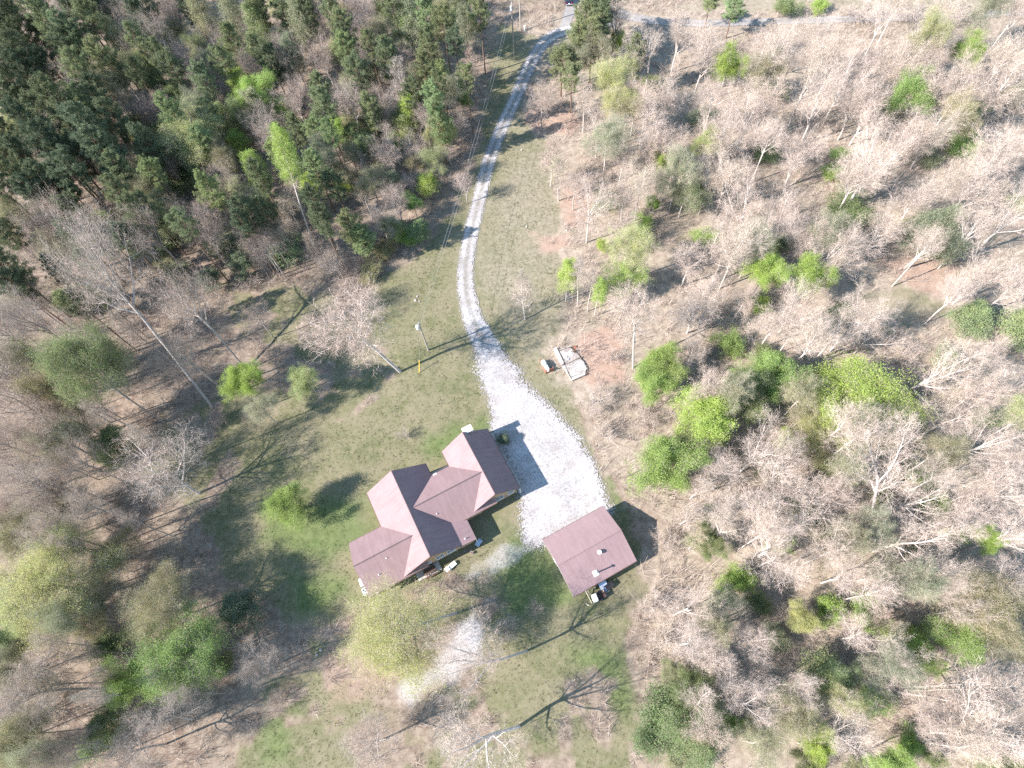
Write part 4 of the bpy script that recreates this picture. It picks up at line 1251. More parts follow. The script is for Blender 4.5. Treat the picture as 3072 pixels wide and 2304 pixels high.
def pine_proto(seed, h=18.0, r=3.9, low=0.42):
    rng = np.random.default_rng(seed)
    limbs = []
    tp = [np.array([0, 0, -0.3])]; tr_ = [0.24]
    for i in range(10):
        tp.append(np.array([rng.normal(0, 0.06) * i * .4, rng.normal(0, 0.06) * i * .4, h * (i + 1) / 10])); tr_.append(0.24 * (1 - 0.9 * (i + 1) / 10))
    limbs.append((tp, tr_))
    centres = []
    z = h * low; az = 0
    while z < h * 0.985:
        t = (z / h - low) / (1 - low)
        Lb = r * (0.6 + 0.5 * min(1, t * 2.6)) * (1 - t ** 2.2) ** 0.8 * rng.uniform(0.62, 1.12) + 0.3
        for k in range(rng.integers(2, 4)):
            az += 2.1 + rng.uniform(-.5, .5)
            i = min(9, int(z / h * 10)); c = tp[i] + (tp[i + 1] - tp[i]) * (z / h * 10 - i)
            el = R(rng.uniform(2, 28) + 35 * t)
            d = np.array([math.cos(az) * math.cos(el), math.sin(az) * math.cos(el), math.sin(el)])
            LL = Lb * rng.uniform(0.75, 1.12)
            pts = [c, c + d * LL * 0.5 + np.array([0, 0, -0.05 * LL]), c + d * LL]
            limbs.append((pts, [0.05, 0.03, 0.012]))
            side = np.array([-math.sin(az), math.cos(az), 0])
            for q in range(int(6 + LL * 4.2)):
                f = rng.uniform(0.35, 1.05)
                centres.append(c + d * LL * f + side * rng.normal(0, 0.22 * LL * (1.15 - f * .6)) + np.array([0, 0, rng.normal(0.08, 0.14)]))
        z += rng.uniform(0.26, 0.46)
    V, Q = tubes(limbs)
    trunk = np_mesh('trunk', V, quads=Q, mats=[MAT['bark']])
    C = np.array(centres)
    nn = 30
    cc = np.repeat(C, nn, 0)
    dr = rng.normal(0, 1, cc.shape); dr[:, 2] += 0.45; dr /= np.linalg.norm(dr, axis=1)[:, None]
    ln = rng.uniform(0.24, 0.50, len(cc))[:, None]
    sd = np.cross(dr, rng.normal(0, 1, cc.shape)); sd /= np.linalg.norm(sd, axis=1)[:, None] + 1e-9
    a = cc + dr * 0.02
    V = np.stack([a + dr * ln * .35 - sd * 0.034, a + dr * ln * .35 + sd * 0.034, a + dr * ln], 1).reshape(-1, 3)
    T = np.arange(len(cc) * 3).reshape(-1, 3)
    crown = np_mesh('crown', V, tris=T, mats=[MAT['needle']])
    PROTO.setdefault('P', []).append((trunk, crown, h, r))
for s in (1, 2, 3, 4): pine_proto(200 + s, h=(18, 16, 17, 15)[s - 1], r=(3.9, 3.6, 4.1, 3.5)[s - 1], low=(0.40, 0.45, 0.5, 0.34)[s - 1])

COLR = {'yg': (0.365, 0.465, 0.125), 'bg': (0.295, 0.390, 0.130), 'g': (0.225, 0.270, 0.130), 'dg': (0.128, 0.150, 0.090), 'pg': (0.190, 0.212, 0.116),
        'ol': (0.350, 0.325, 0.190), 'yo': (0.415, 0.430, 0.205), 'gg': (0.310, 0.315, 0.205), 'pk': (0.400, 0.300, 0.255), 'gy': (0.355, 0.298, 0.256), 'br': (0.285, 0.215, 0.175)}
CWORD = {'yg': 'bright yellow-green', 'bg': 'vivid green', 'g': 'mid-green', 'dg': 'dark green', 'pg': 'green', 'ol': 'pale olive', 'yo': 'yellowish', 'gg': 'grey-green',
         'pk': 'pinkish bare', 'gy': 'grey bare', 'br': 'brownish bare'}
KNAME = {'o': 'bare_tree', 'v': 'bare_tree', 's': 'bare_tree', 'e': 'bare_tree', 'b': 'bare_shrub', 'L': 'leafy_tree', 'l': 'leafy_shrub', 'N': 'leafy_tree', 'D': 'budding_tree', 'P': 'pine_tree', 'c': 'evergreen_shrub'}
KSHAPE = {'o': 'spreading', 'v': 'upright', 's': 'heavy-limbed', 'e': 'slender', 'b': 'low', 'L': 'broad', 'l': 'low', 'N': 'slender', 'D': 'rounded', 'P': 'tall', 'c': 'dense'}
KNOUN = {'bare_tree': 'tree', 'bare_shrub': 'shrub', 'leafy_tree': 'leafy tree', 'leafy_shrub': 'leafy shrub', 'budding_tree': 'budding tree', 'pine_tree': 'pine', 'evergreen_shrub': 'evergreen'}
HDEF = {'o': 16, 'v': 16, 's': 18, 'e': 14, 'b': 3, 'L': 11, 'l': 3.5, 'N': 13, 'D': 14, 'P': 19, 'c': 6}

# kind, u, v, crown radius (px of the 2212 px view), colour, height or None, twig paleness or None
T = [
 # pines and mixed wood, upper left
 ('P',140,235,46,'dg',22),('P',195,290,44,'dg',21),('P',118,325,42,'dg',20),('P',228,335,40,'dg',20),('P',70,275,40,'dg',20),('P',255,270,34,'dg',19),('P',165,385,40,'dg',19),
 ('P',55,130,40,'dg',20),('P',110,55,36,'pg',20),('P',155,85,34,'pg',20),('P',210,62,34,'pg',20),('P',40,55,36,'dg',20),('P',25,185,36,'dg',20),('P',15,335,38,'dg',20),
 ('P',12,415,36,'dg',20),('P',85,430,38,'dg',18),('P',112,400,36,'dg',18),('P',0,15,36,'dg',20),('P',85,10,34,'dg',20),('P',165,15,34,'dg',20),('P',20,585,40,'dg',19),('P',40,625,36,'dg',17),
 ('P',185,165,34,'pg',19),('P',230,135,34,'pg',18),('P',10,500,36,'dg',19),('P',60,350,34,'dg',19),
 ('s',340,72,55,'gy',18,.45),('N',268,105,24,'gg',16,.6),('N',440,40,26,'gg',16,.6),('N',495,35,24,'gg',16,.7),('N',560,75,26,'g',16,.6),('N',650,55,26,'gg',17,.6),('N',640,135,22,'gg',15,.6),
 ('v',402,148,36,'pk',13,.45),('o',268,168,36,'pk',13,.5),('L',330,188,30,'g',9),('L',382,212,30,'g',9),('L',556,212,38,'yg',12),('D',420,290,60,'yo',15,.5),('P',490,150,28,'pg',17),
 ('P',442,178,26,'pg',16),('P',505,100,28,'pg',17),('v',590,275,46,'gy',15,.45),('v',640,222,36,'pk',14,.5),('v',620,125,32,'gy',15,.5),('v',702,130,36,'pk',15,.5),('P',702,240,30,'pg',17),
 ('P',690,300,28,'g',15),('N',628,385,26,'yg',17,.85),('o',482,462,50,'ol',12,.5),('o',130,485,60,'pk',18,.5),('s',330,505,56,'gy',18,.5),('s',232,512,52,'gy',18,.55),
 ('l',470,530,26,'g',4),('c',525,548,30,'dg',6),('D',300,420,44,'gg',13,.4),('D',702,335,38,'gg',14,.5),('P',560,30,26,'pg',18),('P',610,20,28,'pg',18),('v',370,20,40,'gy',15,.4),
 ('v',545,150,34,'gy',14,.4),('P',350,130,26,'pg',16),('v',300,240,40,'br',12,.35),('D',350,340,40,'ol',12,.4),('c',455,598,26,'dg',5),('c',520,578,26,'dg',5),('l',375,400,28,'g',4),
 # wood left of the driveway
 ('N',894,50,26,'gg',17,.6),('P',960,72,28,'pg',18),('P',838,130,30,'pg',17),('P',917,160,28,'pg',16),('P',1037,42,26,'pg',17),('N',1010,62,22,'gg',15,.6),('v',790,55,40,'pk',15,.5),
 ('P',775,168,32,'pg',16),('v',757,218,40,'gy',14,.65),('e',863,190,24,'gy',16,.8),('D',967,208,34,'gg',13,.6),('e',1020,150,20,'pk',13,.5),('L',1000,222,16,'bg',7),('v',847,232,40,'gy',13,.55),
 ('L',970,295,28,'yo',8),('o',888,322,34,'gy',9,.7),('v',838,322,38,'pk',12,.55),('D',943,350,28,'yo',9,.5),('D',805,400,36,'ol',10,.5),('v',853,430,36,'pk',10,.55),('P',757,490,34,'pg',12),
 ('P',782,515,30,'g',10),('v',820,470,36,'gy',10,.55),('L',893,440,18,'bg',6),('c',897,500,24,'g',5),('o',918,262,30,'gy',11,.6),('P',850,20,28,'pg',18),('P',745,75,30,'pg',17),('P',800,240,26,'pg',14),
 ('P',720,395,28,'pg',12),('l',830,540,24,'ol',3),('o',722,562,36,'gy',8,.7),('c',850,490,24,'g',6),('P',925,110,26,'pg',17),('P',985,110,24,'dg',16),('P',1000,12,26,'dg',18),('b',760,585,30,'br',3,.5),
 ('l',800,585,26,'ol',2.5),
 # right of the driveway, up to the road
 ('P',1272,38,42,'pg',15),('P',1280,82,40,'pg',14),('P',1213,135,36,'pg',11),('P',1250,92,38,'pg',13),('P',1310,-5,40,'pg',15),('P',1290,20,38,'pg',15),('D',1245,130,34,'gg',11,.6),('P',1235,170,28,'pg',11),('L',1337,95,16,'yg',8),('P',1372,118,30,'pg',14),('D',1285,110,32,'gg',13,.7),('D',1330,185,44,'yo',15,.7),('D',1338,238,38,'yo',13,.7),
 ('o',1170,222,36,'pk',9,.45),('e',1264,215,22,'gy',13,.75),('D',1310,320,42,'gg',14,.7),('e',1190,345,26,'pk',11,.7),('e',1208,378,24,'gg',11,.7),('o',1240,405,32,'pk',9,.6),('s',1408,108,52,'gy',17,.85),
 ('v',1437,208,42,'gy',15,.8),('v',1407,300,40,'gy',14,.85),('L',1424,358,22,'yg',8),('L',1407,440,16,'yg',5),('v',1357,490,42,'gy',10,.75),('l',1300,530,12,'yg',2.5),('v',1350,420,36,'pk',11,.7),
 ('D',1480,420,42,'g',9,.7),('v',1395,240,30,'gy',14,.8),('P',1300,45,28,'pg',16),('v',1330,40,36,'gy',15,.7),('v',1470,60,44,'gy',15,.75),
 ('L',1574,140,34,'yg',11),('l',1700,15,26,'g',4),('P',1585,20,26,'g',9),('v',1524,110,44,'gy',15,.8),('s',1674,115,52,'gy',16,.9),('v',1774,85,46,'gy',15,.8),('s',1907,45,46,'gy',15,.85),('v',2024,45,44,'gy',14,.75),
 ('o',1924,130,48,'gy',13,.8),('s',1624,235,62,'pk',16,.9),('s',1774,215,62,'pk',16,.9),('v',1857,215,46,'gy',14,.8),('L',1955,200,46,'bg',10),('L',2090,122,32,'yg',10),('o',2167,190,62,'gy',14,.8),
 ('v',2024,285,58,'gg',13,.75),('s',1890,350,80,'gy',17,1.0),('o',1574,305,58,'gy',13,.85),('s',1624,435,76,'pk',16,.9),('v',1700,470,50,'pk',13,.85),('l',1830,462,40,'g',4),('L',2040,495,54,'gg',9),
 ('v',2157,330,60,'gy',15,.85),('s',2180,470,62,'gy',15,.9),('v',1840,520,50,'gy',12,.85),('l',1500,412,30,'g',4),('D',1527,320,28,'yg',10,.8),('l',2087,312,32,'bg',4),('l',1814,335,18,'bg',3),
 ('v',1730,330,50,'pk',13,.85),('v',2100,400,50,'gy',13,.85),('o',2010,130,40,'gy',12,.8),('o',1540,215,40,'pk',13,.8),('v',1960,300,44,'pk',12,.85),('v',1740,520,46,'pk',12,.8),('o',2080,220,44,'gy',12,.8),
 ('l',1770,12,18,'yg',3),('P',1535,5,22,'g',8),('o',1560,480,44,'gy',11,.8),('v',1990,420,40,'gy',11,.85),
 # left yard and the woods beside it
 ('o',262,625,84,'gy',20,.55),('s',77,695,60,'gy',20,.65),('s',160,735,52,'pk',19,.65),('o',15,725,50,'gy',20,.6),('o',427,672,56,'pk',17,.65),('o',400,770,56,'pk',17,.6),('L',213,818,74,'g',17),
 ('L',530,832,36,'yg',12),('D',568,886,34,'gg',8,.7),('L',667,828,32,'yo',9),('o',362,1008,95,'gy',14,.9),('o',50,886,84,'br',19,.55),('D',133,850,46,'ol',17,.5),('o',112,940,62,'br',18,.5),
 ('L',233,963,44,'g',9),('o',83,1055,62,'gy',17,.5),('L',150,1082,28,'ol',7),('o',765,712,96,'pk',20,.85),('L',632,1083,46,'bg',6.5),('c',143,645,30,'g',6),('b',872,938,16,'gy',2.2,.7),
 ('o',560,690,34,'pk',9,.5),('b',470,905,24,'pk',3,.5),('e',300,720,26,'gy',16,.5),('e',245,900,22,'gy',17,.5),('e',330,960,20,'gy',15,.5),('e',300,1130,20,'br',14,.5),('e',180,1180,22,'gy',16,.5),('e',140,1390,20,'gy',15,.5),('e',240,1500,20,'gy',16,.5),('e',420,1500,18,'gy',13,.5),('o',20,960,50,'br',17,.5),('o',205,1090,50,'gy',16,.5),('o',20,800,52,'br',18,.5),('b',300,900,30,'br',3,.45),
 # lower left
 ('D',117,1266,104,'yo',15,.5),('D',350,1310,76,'ol',12,.55),('c',533,1313,40,'dg',5.5),('L',383,1426,92,'bg',11),('L',285,1470,50,'bg',9),('o',560,1433,50,'gy',8,.6),('o',90,1490,78,'gy',16,.55),
 ('s',345,1545,80,'gy',17,.7),('o',283,1620,66,'gy',11,.6),('c',233,1550,36,'g',6),('l',197,1616,34,'g',3.5),('D',27,1156,50,'ol',11,.45),('D',250,1190,46,'ol',9,.5),('L',8,1323,40,'bg',8),
 ('L',30,1372,38,'g',8),('D',15,1445,46,'gg',10,.45),('D',5,1590,46,'g',10,.5),('o',120,1150,50,'gy',16,.5),('o',170,1610,46,'gy',9,.5),('D',200,1345,36,'ol',8,.5),
 ('l',480,1440,22,'g',3),('b',600,1515,26,'br',2.5,.5),
 # behind the house
 ('D',872,1358,112,'yo',15,.6),('s',1035,1440,84,'pk',15,.85),('s',1000,1605,125,'gy',18,1.0),('o',803,1606,60,'gy',9,.7),('b',1157,1313,20,'pk',2,.6),('b',1417,1306,36,'gy',3.5,.95),('b',1442,1383,46,'gy',4,.9),
 ('l',1437,1540,56,'g',5),('l',1400,1600,36,'g',4),('b',1090,1360,30,'gy',3,.65),('c',1085,948,13,'dg',2.2),('b',880,1560,22,'pk',3,.6),
 # right of the gravel, round the foundation
 ('e',1133,628,30,'gy',8.5,.85),('N',1225,600,22,'yg',11,.85),('e',1252,600,22,'gy',13,.85),('e',1275,620,18,'gy',12,.8),('N',1290,640,18,'yg',10,.8),('D',1355,590,44,'yg',9,.8),('o',1370,690,58,'pk',12,.9),
 ('v',1507,663,52,'gy',12,.9),('L',1650,593,42,'yg',10),('L',1747,592,40,'yg',10),('s',1724,655,72,'gy',14,.9),('o',1674,700,50,'gy',12,.85),('s',1807,722,58,'gy',13,.95),('l',1574,743,32,'bg',4),
 ('l',1648,762,20,'g',3),('c',2107,703,40,'g',6),('c',2200,712,42,'g',6),('L',1850,853,100,'yg',11),('L',1660,815,58,'bg',10),('L',1624,850,54,'g',10),('L',1545,900,66,'yg',11),('L',1440,1010,64,'bg',10),
 ('L',1442,782,42,'bg',9),('L',1402,832,44,'bg',8),('s',2035,818,98,'gy',15,1.0),('D',1774,936,54,'yo',8,.8),('s',1640,975,78,'gy',14,.9),('s',1907,1005,108,'gy',17,1.0),('s',1980,1075,80,'gy',15,.95),
 ('v',1707,1055,76,'gy',14,.9),('s',2167,1055,72,'gy',15,1.0),('o',1282,858,44,'gy',3.6,.85),('b',1305,935,26,'gy',3,.85),('v',1560,1010,46,'gy',11,.8),('v',1800,1060,56,'pk',12,.85),('o',1560,560,44,'gy',10,.85),
 ('v',2130,590,52,'gy',13,.85),('v',2060,640,36,'gy',12,.85),('o',1600,660,34,'pk',9,.8),('v',2185,620,44,'gy',13,.9),('b',1395,905,30,'pk',3,.7),('o',1490,760,36,'gy',8,.85),('v',2140,780,40,'gy',11,.85),
 ('D',1500,960,40,'g',8,.6),('b',1320,770,24,'pk',2.5,.7),('D',2195,870,36,'gg',8,.8),
 # right of the garage, lower right
 ('s',1690,1173,108,'gy',16,1.0),('s',1978,1156,98,'gy',16,1.0),('s',2185,1156,76,'gy',15,1.0),('L',1527,1180,34,'g',6),('l',1590,1253,36,'yg',4.5),('l',1687,1173,24,'bg',4),('l',1790,1320,32,'yg',4),
 ('l',1870,1316,32,'bg',4.5),('L',1720,1340,34,'yo',6),('L',2124,1173,30,'yg',8),('L',1957,1406,46,'yg',8),('L',2064,1390,54,'bg',9),('c',1767,1450,40,'g',7),('s',1867,1373,52,'gy',10,1.0),('v',1540,1423,46,'gy',10,.9),
 ('s',1584,1485,58,'gy',11,.95),('o',1624,1383,44,'gy',9,.9),('D',2107,1306,74,'ol',12,.8),('D',1707,1530,54,'ol',11,.8),('s',1810,1592,66,'gy',12,1.0),('L',1907,1645,42,'bg',9),('v',2130,1590,92,'gy',15,1.0),
 ('o',2157,1473,60,'gy',11,.9),('L',1494,1483,40,'g',8),('L',1500,1600,66,'g',9),('l',1574,1563,24,'bg',4),('l',1890,1513,30,'bg',3.5),('o',1897,1475,48,'gy',9,.85),('o',2000,1500,56,'pk',10,.75),
 ('v',1830,1240,50,'gy',12,.9),('b',1480,1350,30,'gy',3,.9),('v',1560,1100,44,'gy',11,.85),('v',2080,1110,50,'gy',13,.9),('D',1560,1320,40,'gg',8,.8),('D',1900,1240,40,'gg',9,.8),('b',1640,1440,34,'pk',3,.75),
 ('o',2030,1590,50,'gy',10,.85),('D',2190,1390,44,'gg',10,.8),('L',1450,1440,26,'ol',5),('b',1700,1430,34,'br',3,.6),('D',1640,1610,46,'gg',9,.8),('L',1740,1640,36,'pg',7),('b',2090,1230,40,'gy',3,.8),('l',1530,1120,22,'g',3),
 ('b',1440,1170,30,'gy',3,.7),
]

# random saplings thicken the woods
rg = random.Random(11)
WOODS = [((0, -40, 330, 560), 34, .45, 'PPPvvD', 27), ((300, -40, 720, 500), 90, .55, 'PPvvvoDDNN', 24), ((720, -40, 1010, 430), 52, .6, 'PvvvDDNN', 22),
         ((0, 0, 720, 620), 26, .45, 'vebl', 20), ((740, 100, 940, 540), 14, .5, 'bblc', 18),
         ((1260, 60, 2212, 560), 40, .85, 'vssvoD', 33), ((1260, 60, 2212, 560), 40, .85, 'ebblll', 22), ((1480, 600, 2212, 1100), 22, .85, 'vssoD', 34), ((1400, 600, 2212, 1100), 32, .85, 'ebblll', 22),
         ((1480, 1100, 2212, 1659), 28, .85, 'vssoDDL', 33), ((1460, 1100, 2212, 1659), 34, .85, 'ebblll', 22), ((0, 640, 220, 1150), 14, .5, 'oDov', 32), ((0, 1150, 260, 1659), 14, .5, 'oDDlb', 30),
         ((0, -40, 280, 470), 26, .45, 'PPPPv', 21), ((0, 460, 240, 700), 12, .5, 'PPoov', 24), ((0, 700, 200, 1150), 16, .5, 'oovv', 24), ((300, 380, 640, 540), 12, .5, 'Povcc', 26), ((0, 1100, 240, 1659), 12, .5, 'oovDv', 24),
         ((1450, 8, 2212, 34), 6, .8, 'vobD', 40), ((560, -40, 1010, 250), 24, .55, 'PPvDN', 19)]
def near(u, v, d):
    return any((u - t[1]) ** 2 + (v - t[2]) ** 2 < d * d for t in T)
for (x0, y0, x1, y1), n, pale, kinds, dist in WOODS:
    c = 0; tries = 0
    while c < n and tries < 3000:
        tries += 1
        u, v = rg.uniform(x0, x1), rg.uniform(y0, y1)
        if near(u, v, dist) or (1860 < u < 2100 and 560 < v < 700): continue
        k = rg.choice(kinds)
        small = dist < 25
        if k in 'lLcN': col = rg.choice(['g', 'gg', 'g', 'yg'])
        elif k == 'P': col = rg.choice(['pg', 'pg', 'dg', 'g'] if u > 330 else ['dg', 'dg', 'pg'])
        elif k == 'D': col = rg.choice(['ol', 'gg', 'yo', 'gg'])
        else: col = rg.choice(['gy', 'pk', 'gy', 'ol'])
        hh = {'b': rg.uniform(2, 3.5), 'l': rg.uniform(1.5, 3), 'c': rg.uniform(3, 5), 'P': rg.uniform(14, 19), 'L': rg.uniform(6, 9)}.get(k, rg.uniform(7, 12) if small else rg.uniform(11, 16))
        if u > 720 and v > 250 and u < 1010: hh *= 0.75
        T.append((k, u, v, rg.uniform(20, 30) if small or k == 'N' else rg.uniform(28, 38) if k == 'P' else rg.uniform(34, 50) + (12 if k == 's' else 0), col, hh, pale))
        c += 1

def zone_of(u, v):
    if v < 620 and u < 1080: return ('the left woods', 'the driveway')
    if v < 560 and u >= 1080: return ('the upper right woods', 'the driveway')
    if u < 930 and v < 1130: return ('the left yard', 'the house')
    if u < 800: return ('the lower left woods', 'the house')
    if u < 1400 and v > 1240: return ('the back yard', 'the house')
    if v < 1095: return ('the woods beside the parking', 'the parking area')
    return ('the woods beside the garage', 'the garage')
HOUSE_C = hw(-3.5, 27); GAR_C = hw(13.2, 11.3); PARK_C = np.mean(np.array(PARK), 0)
def ref_dist(ref, x, y):
    if ref == 'the driveway': return float(np.min(np.hypot(DRIVE_C[:, 0] - x, DRIVE_C[:, 1] - y)))
    c = {'the house': HOUSE_C, 'the garage': GAR_C, 'the parking area': PARK_C}[ref]
    return math.hypot(c[0] - x, c[1] - y)
ORD = ['nearest', 'second', 'third', 'fourth', 'fifth', 'sixth', 'seventh', 'eighth', 'ninth', 'tenth', 'eleventh', 'twelfth', 'thirteenth', 'fourteenth', 'fifteenth', 'sixteenth', 'seventeenth', 'eighteenth', 'nineteenth', 'twentieth',
       'twenty-first', 'twenty-second', 'twenty-third', 'twenty-fourth', 'twenty-fifth', 'twenty-sixth', 'twenty-seventh', 'twenty-eighth', 'twenty-ninth', 'thirtieth']
_U = ['first', 'second', 'third', 'fourth', 'fifth', 'sixth', 'seventh', 'eighth', 'ninth']
for _t, _tt in (('thirty', None), ('forty', 'fortieth'), ('fifty', 'fiftieth'), ('sixty', 'sixtieth'), ('seventy', 'seventieth')):
    if _tt: ORD.append(_tt)
    ORD += [_t + '-' + q for q in _U]
SPECIAL = {(632, 1083): 'round deep green small tree casting its shadow towards the house', (872, 1358): 'big yellow-green budding tree overhanging the lower corner of the house roof',
           (533, 1313): 'dark round holly left of the house, below the lawn', (530, 832): 'bright yellow-green tree standing alone in the left yard', (1000, 1605): 'largest white-limbed bare tree at the bottom of the back yard',
           (765, 712): 'tall pinkish bare tree whose long shadow crosses the driveway', (1440, 1010): 'vivid green tree between the parking area and the garage', (1850, 853): 'widest bright yellow-green tree in the right-hand woods',
           (213, 818): 'large green leafy tree in the left yard with a long bare trunk', (383, 1426): 'widest vivid green tree in the lower left woods', (117, 1266): 'huge rounded yellowish budding tree near the left edge',
           (362, 1008): 'wide pale grey bare tree at the left edge of the lawn', (1282, 858): 'low bristly grey tree right of the gravel, beside the old foundation', (1133, 628): 'small pale bare tree alone on the lawn right of the driveway',
           (1085, 948): 'dark round shrub at the upper right corner of the house', (872, 938): 'tiny grey bare shrub on the lawn above the house', (1955, 200): 'vivid green tree alone among bare trees near the road'}

# trees whose foot shows in the photograph: foot pixel and height of the crown's middle
FEET = {(262, 625): (457, 877, 17), (765, 712): (864, 803, 14), (213, 818): (355, 913, 15), (427, 672): (533, 800, 15), (872, 1358): (985, 1325, 9.5), (1035, 1440): (1138, 1406, 10.5), (1000, 1605): (1120, 1570, 11),
        (345, 1545): (417, 1553, 8), (628, 385): (683, 545, 15), (1690, 1173): (1640, 1203, 9), (1370, 690): (1367, 795, 12), (2035, 818): (1950, 846, 10), (1170, 222): (1170, 283, 6.5), (1133, 628): (1135, 690, 7),
        (1907, 1005): (1880, 1120, 11), (362, 1008): (430, 1065, 9)}
_st = MB(); _st.tube([(0, 0, 0), (0, 0, 0.5), (0, 0, 1)], [1.15, 1.05, 1.0], 8, cap=False)
_so = _st.build('stem', MAT['bark']); STEM = _so.data; bpy.data.objects.remove(_so)
trees = []
rr2 = random.Random(5)
cnt = {}
for tpl in T:
    k, u, v, rp, col = tpl[:5]
    h = tpl[5] if len(tpl) > 5 and tpl[5] else HDEF[k]
    pale = tpl[6] if len(tpl) > 6 else 0.45
    hc = h * {'P': 0.72, 'e': .6, 'N': .6, 'b': .5, 'l': .55, 'c': .5}.get(k, 0.66)
    foot = FEET.get((u, v))
    if foot: hc = foot[2]
    P = atF(u, v, hc)
    rm = rp * 1.06 / ppm(P)
    cnt[k] = cnt.get(k, -1) + 1
    pk_ = k * 2 if k in 'LD' and rp > 70 else k
    tr, cr, h0, r0 = PROTO[pk_][cnt[k] % len(PROTO[pk_])]
    axis = Vector((0, 0, 1))
    if foot:
        b = atF(foot[0], foot[1]); axis = Vector(P - b); h = axis.length / 0.64; axis.normalize(); P = b
    trees.append([k, u, v, col, h, pale, P, rm, tr, cr, h0, r0, axis])

groups = {}
for i, t in enumerate(trees):
    z, ref = zone_of(t[1], t[2])
    groups.setdefault((t[0], t[3], z), []).append((ref_dist(ref, t[6][0], t[6][1]), i))
LAB = {}
for (k, col, z), lst in groups.items():
    lst.sort()
    ref = zone_of(trees[lst[0][1]][1], trees[lst[0][1]][2])[1]
    for n, (d, i) in enumerate(lst):
        nm = KNAME[k]
        base = KSHAPE[k] + ' ' + CWORD[col] + ' ' + KNOUN[nm]
        if nm in ('bare_tree', 'bare_shrub') and 'bare' not in base: base = KSHAPE[k] + ' ' + CWORD[col] + '-budded ' + KNOUN[nm]
        if len(lst) == 1: s = base + ', the only such in ' + z
        else: s = base + ' in ' + z + ', ' + ORD[n] + ' from ' + ref
        LAB[i] = s
for i, (k, u, v, col, h, pale, P, rm, tr, cr, h0, r0, axis) in enumerate(trees):
    nm = KNAME[k]
    e = empty(nm, (P[0], P[1], 0), rr2.uniform(0, 6.28))
    if axis.z < 0.9999:
        e.rotation_euler = (axis.to_track_quat('Z', 'Y').to_matrix() @ Matrix.Rotation(rr2.uniform(0, 6.28), 3, 'Z')).to_euler()
    sxy = rm / r0
    szc = h / h0
    bole = 0.0
    if k not in 'blc' and szc > 1.12 * sxy:
        szc = max(1.12 * sxy, 0.62 * h / h0)
        bole = h - szc * h0
    jx, jy = rr2.uniform(.93, 1.07), rr2.uniform(.93, 1.07)
    tag(e, SPECIAL.get((u, v), LAB[i]), {'bare_tree': 'tree', 'leafy_tree': 'tree', 'budding_tree': 'tree', 'pine_tree': 'pine tree', 'bare_shrub': 'shrub', 'leafy_shrub': 'shrub', 'evergreen_shrub': 'evergreen shrub'}[nm],
        {'bare_tree': 'bare trees', 'leafy_tree': 'leafy trees', 'budding_tree': 'budding trees', 'pine_tree': 'pines', 'bare_shrub': 'bare shrubs', 'leafy_shrub': 'leafy shrubs', 'evergreen_shrub': 'evergreens'}[nm] + ' in ' + zone_of(u, v)[0])
    a = bpy.data.objects.new('trunk', tr); COL.objects.link(a); a.parent = e
    b = bpy.data.objects.new('crown', cr); COL.objects.link(b); b.parent = e
    for q in (a, b):
        q.location = (0, 0, bole); q.scale = (sxy * jx, sxy * jy, szc)
    st = None
    if bole > 0.3:
        rs = {'P': .24, 'o': .24, 'v': .19, 's': .24, 'e': .16, 'L': .20, 'N': .13, 'D': .22}[k] * sxy * 0.78
        st = bpy.data.objects.new('lower_trunk', STEM); COL.objects.link(st); st.parent = e
        st.location = (0, 0, -0.25); st.scale = (rs * 1.02, rs * 1.02, bole + 0.35)
    bk = 0.12 + 0.42 * pale
    j = rr2.uniform(.88, 1.1)
    a.color = (bk * j, bk * .89 * j, bk * .83 * j, 1) if k != 'P' else (.17, .115, .085, 1)
    if st: st.color = a.color
    c = COLR[col]; j = rr2.uniform(.86, 1.14); j2 = rr2.uniform(.93, 1.07)
    b.color = (c[0] * j * j2, c[1] * j, c[2] * j / j2, pale)
print('TREES', len(trees))

# ------------------------------------------------------------------ uncountable brush and grass tufts on the ground
def scatter_ok(x, y):
    g, c, s = masks(x, y)
    dr = np.full(x.shape, 1e9)
    for C in (DRIVE_C, ROAD_C, SPUR_C):
        for q in C[::2]:
            dr = np.minimum(dr, np.hypot(x - q[0], y - q[1]) - q[2])
    pk = sdist(x, y, PARK)
    hx = x * math.cos(HA) + y * math.sin(HA); hy = -x * math.sin(HA) + y * math.cos(HA)
    inh = ((hx > -16.6) & (hx < 9.6) & (hy > 19.6) & (hy < 34.8)) | ((hx > 7.8) & (hx < 18.6) & (hy > 6.6) & (hy < 16))
    free = (dr > 1.0) & (pk < -0.8) & ~inh & (s < 0.35)
    return g, free

def in_view(x, y, m=60):
    P = np.stack([x, y, np.zeros_like(x)], 1) - np.array([0, 0, CAM_H])
    wv = P @ FW
    u = 1536 + FPX * (P @ RT) / wv; v = 1152 - FPX * (P @ UP) / wv
    return (u > -m) & (u < 3072 + m) & (v > -m) & (v < 2304 + m)

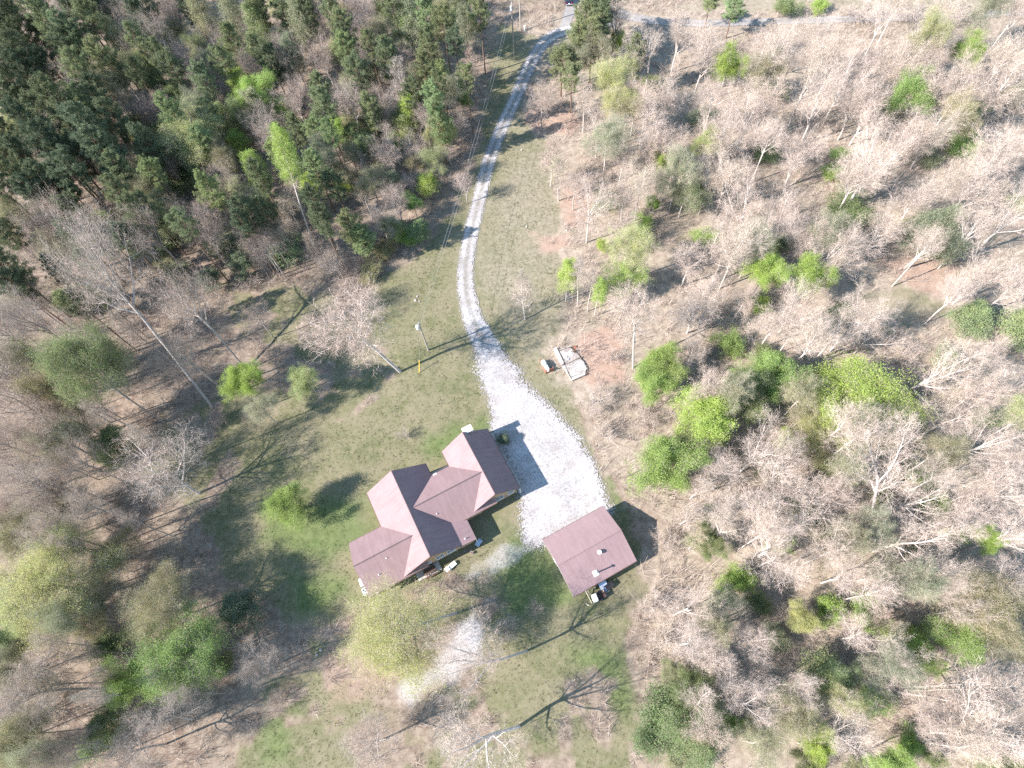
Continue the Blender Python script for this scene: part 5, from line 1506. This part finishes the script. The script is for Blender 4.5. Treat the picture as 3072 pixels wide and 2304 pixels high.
def build_brush():
    rng = np.random.default_rng(77)
    n = 30000
    x = rng.uniform(-135, 135, n); y = rng.uniform(-25, 185, n)
    keep = in_view(x, y, 150)
    g, free = scatter_ok(x, y)
    dens = smooth(-0.5, 0.6, vnoise(x, y, 6, 51) + 0.35)
    keep &= free & (rng.uniform(0, 1, n) < (1 - smooth(0.15, 0.5, g)) * dens)
    x, y = x[keep], y[keep]
    n = len(x)
    m = 16
    px = np.repeat(x, m); py = np.repeat(y, m)
    hgt = np.repeat(rng.uniform(0.5, 2.0, n) ** 1.0, m)
    px = px + rng.normal(0, 0.35, n * m); py = py + rng.normal(0, 0.35, n * m)
    p0 = np.stack([px, py, np.full(n * m, -0.05)], 1)
    d = np.stack([rng.normal(0, 0.55, n * m), rng.normal(0, 0.55, n * m), np.ones(n * m)], 1)
    d *= (hgt * rng.uniform(.5, 1.1, n * m))[:, None]
    sd = np.cross(d, rng.normal(0, 1, d.shape)); sd /= np.linalg.norm(sd, axis=1)[:, None]
    p1 = p0 + d
    V = np.stack([p0 - sd * .02, p0 + sd * .02, p1 + sd * .009, p1 - sd * .009], 1).reshape(-1, 3)
    me = np_mesh('undergrowth', V, quads=np.arange(len(p0) * 4).reshape(-1, 4), mats=[MAT['twig']])
    o = bpy.data.objects.new('undergrowth', me); COL.objects.link(o); o.color = (.25, .2, .18, .62)
    tag(o, 'thin bare brush stems covering the woodland floor', 'undergrowth', kind='stuff')
    print('brush', n)
    # low green seedlings
    n = 26000
    x = rng.uniform(-135, 135, n); y = rng.uniform(-25, 185, n)
    keep = in_view(x, y, 100); g, free = scatter_ok(x, y)
    keep &= free & (rng.uniform(0, 1, n) < smooth(0.05, 0.8, vnoise(x, y, 7, 61) * .8 + vnoise(x, y, 2, 62) * .5) * (1 - .85 * smooth(.3, .7, g)))
    x, y = x[keep], y[keep]; n = len(x); m = 14
    pos = np.stack([np.repeat(x, m) + rng.normal(0, .35, n * m), np.repeat(y, m) + rng.normal(0, .35, n * m), np.abs(rng.normal(.25, .3, n * m)) + .03], 1)
    V, Q = leaf_quads(rng, pos, 0.085)
    me = np_mesh('ground_foliage', V, quads=Q, mats=[MAT['leaf']])
    o = bpy.data.objects.new('ground_foliage', me); COL.objects.link(o); o.color = (.14, .175, .06, 1)
    tag(o, 'low green seedlings and vines scattered over the woodland floor', 'ground cover', kind='stuff')
    print('seedlings', n)
    # grass tufts
    n = 90000
    x = rng.uniform(-60, 60, n); y = rng.uniform(-20, 150, n)
    keep = in_view(x, y, 20); g, free = scatter_ok(x, y)
    keep &= free & (rng.uniform(0, 1, n) < smooth(.3, .8, g))
    x, y = x[keep], y[keep]; n = len(x); m = 5
    px = np.repeat(x, m) + rng.normal(0, .09, n * m); py = np.repeat(y, m) + rng.normal(0, .09, n * m)
    p0 = np.stack([px, py, np.full(n * m, -0.06)], 1)
    d = np.stack([rng.normal(0, .07, n * m), rng.normal(0, .07, n * m), rng.uniform(.09, .16, n * m)], 1)
    sd = np.cross(d, rng.normal(0, 1, d.shape)); sd /= np.linalg.norm(sd, axis=1)[:, None]
    V = np.stack([p0 - sd * .028, p0 + sd * .028, p0 + d], 1).reshape(-1, 3)
    me = np_mesh('grass', V, tris=np.arange(n * m * 3).reshape(-1, 3), mats=[MAT['leaf']])
    o = bpy.data.objects.new('grass', me); COL.objects.link(o); o.color = (.165, .160, .085, 1)
    tag(o, 'short patchy lawn grass around the house and driveway', 'grass', kind='stuff')
    print('tufts', n)
build_brush()


print('TRIS', sum(sum(len(p.vertices) - 2 for p in m.polygons) for m in bpy.data.meshes))
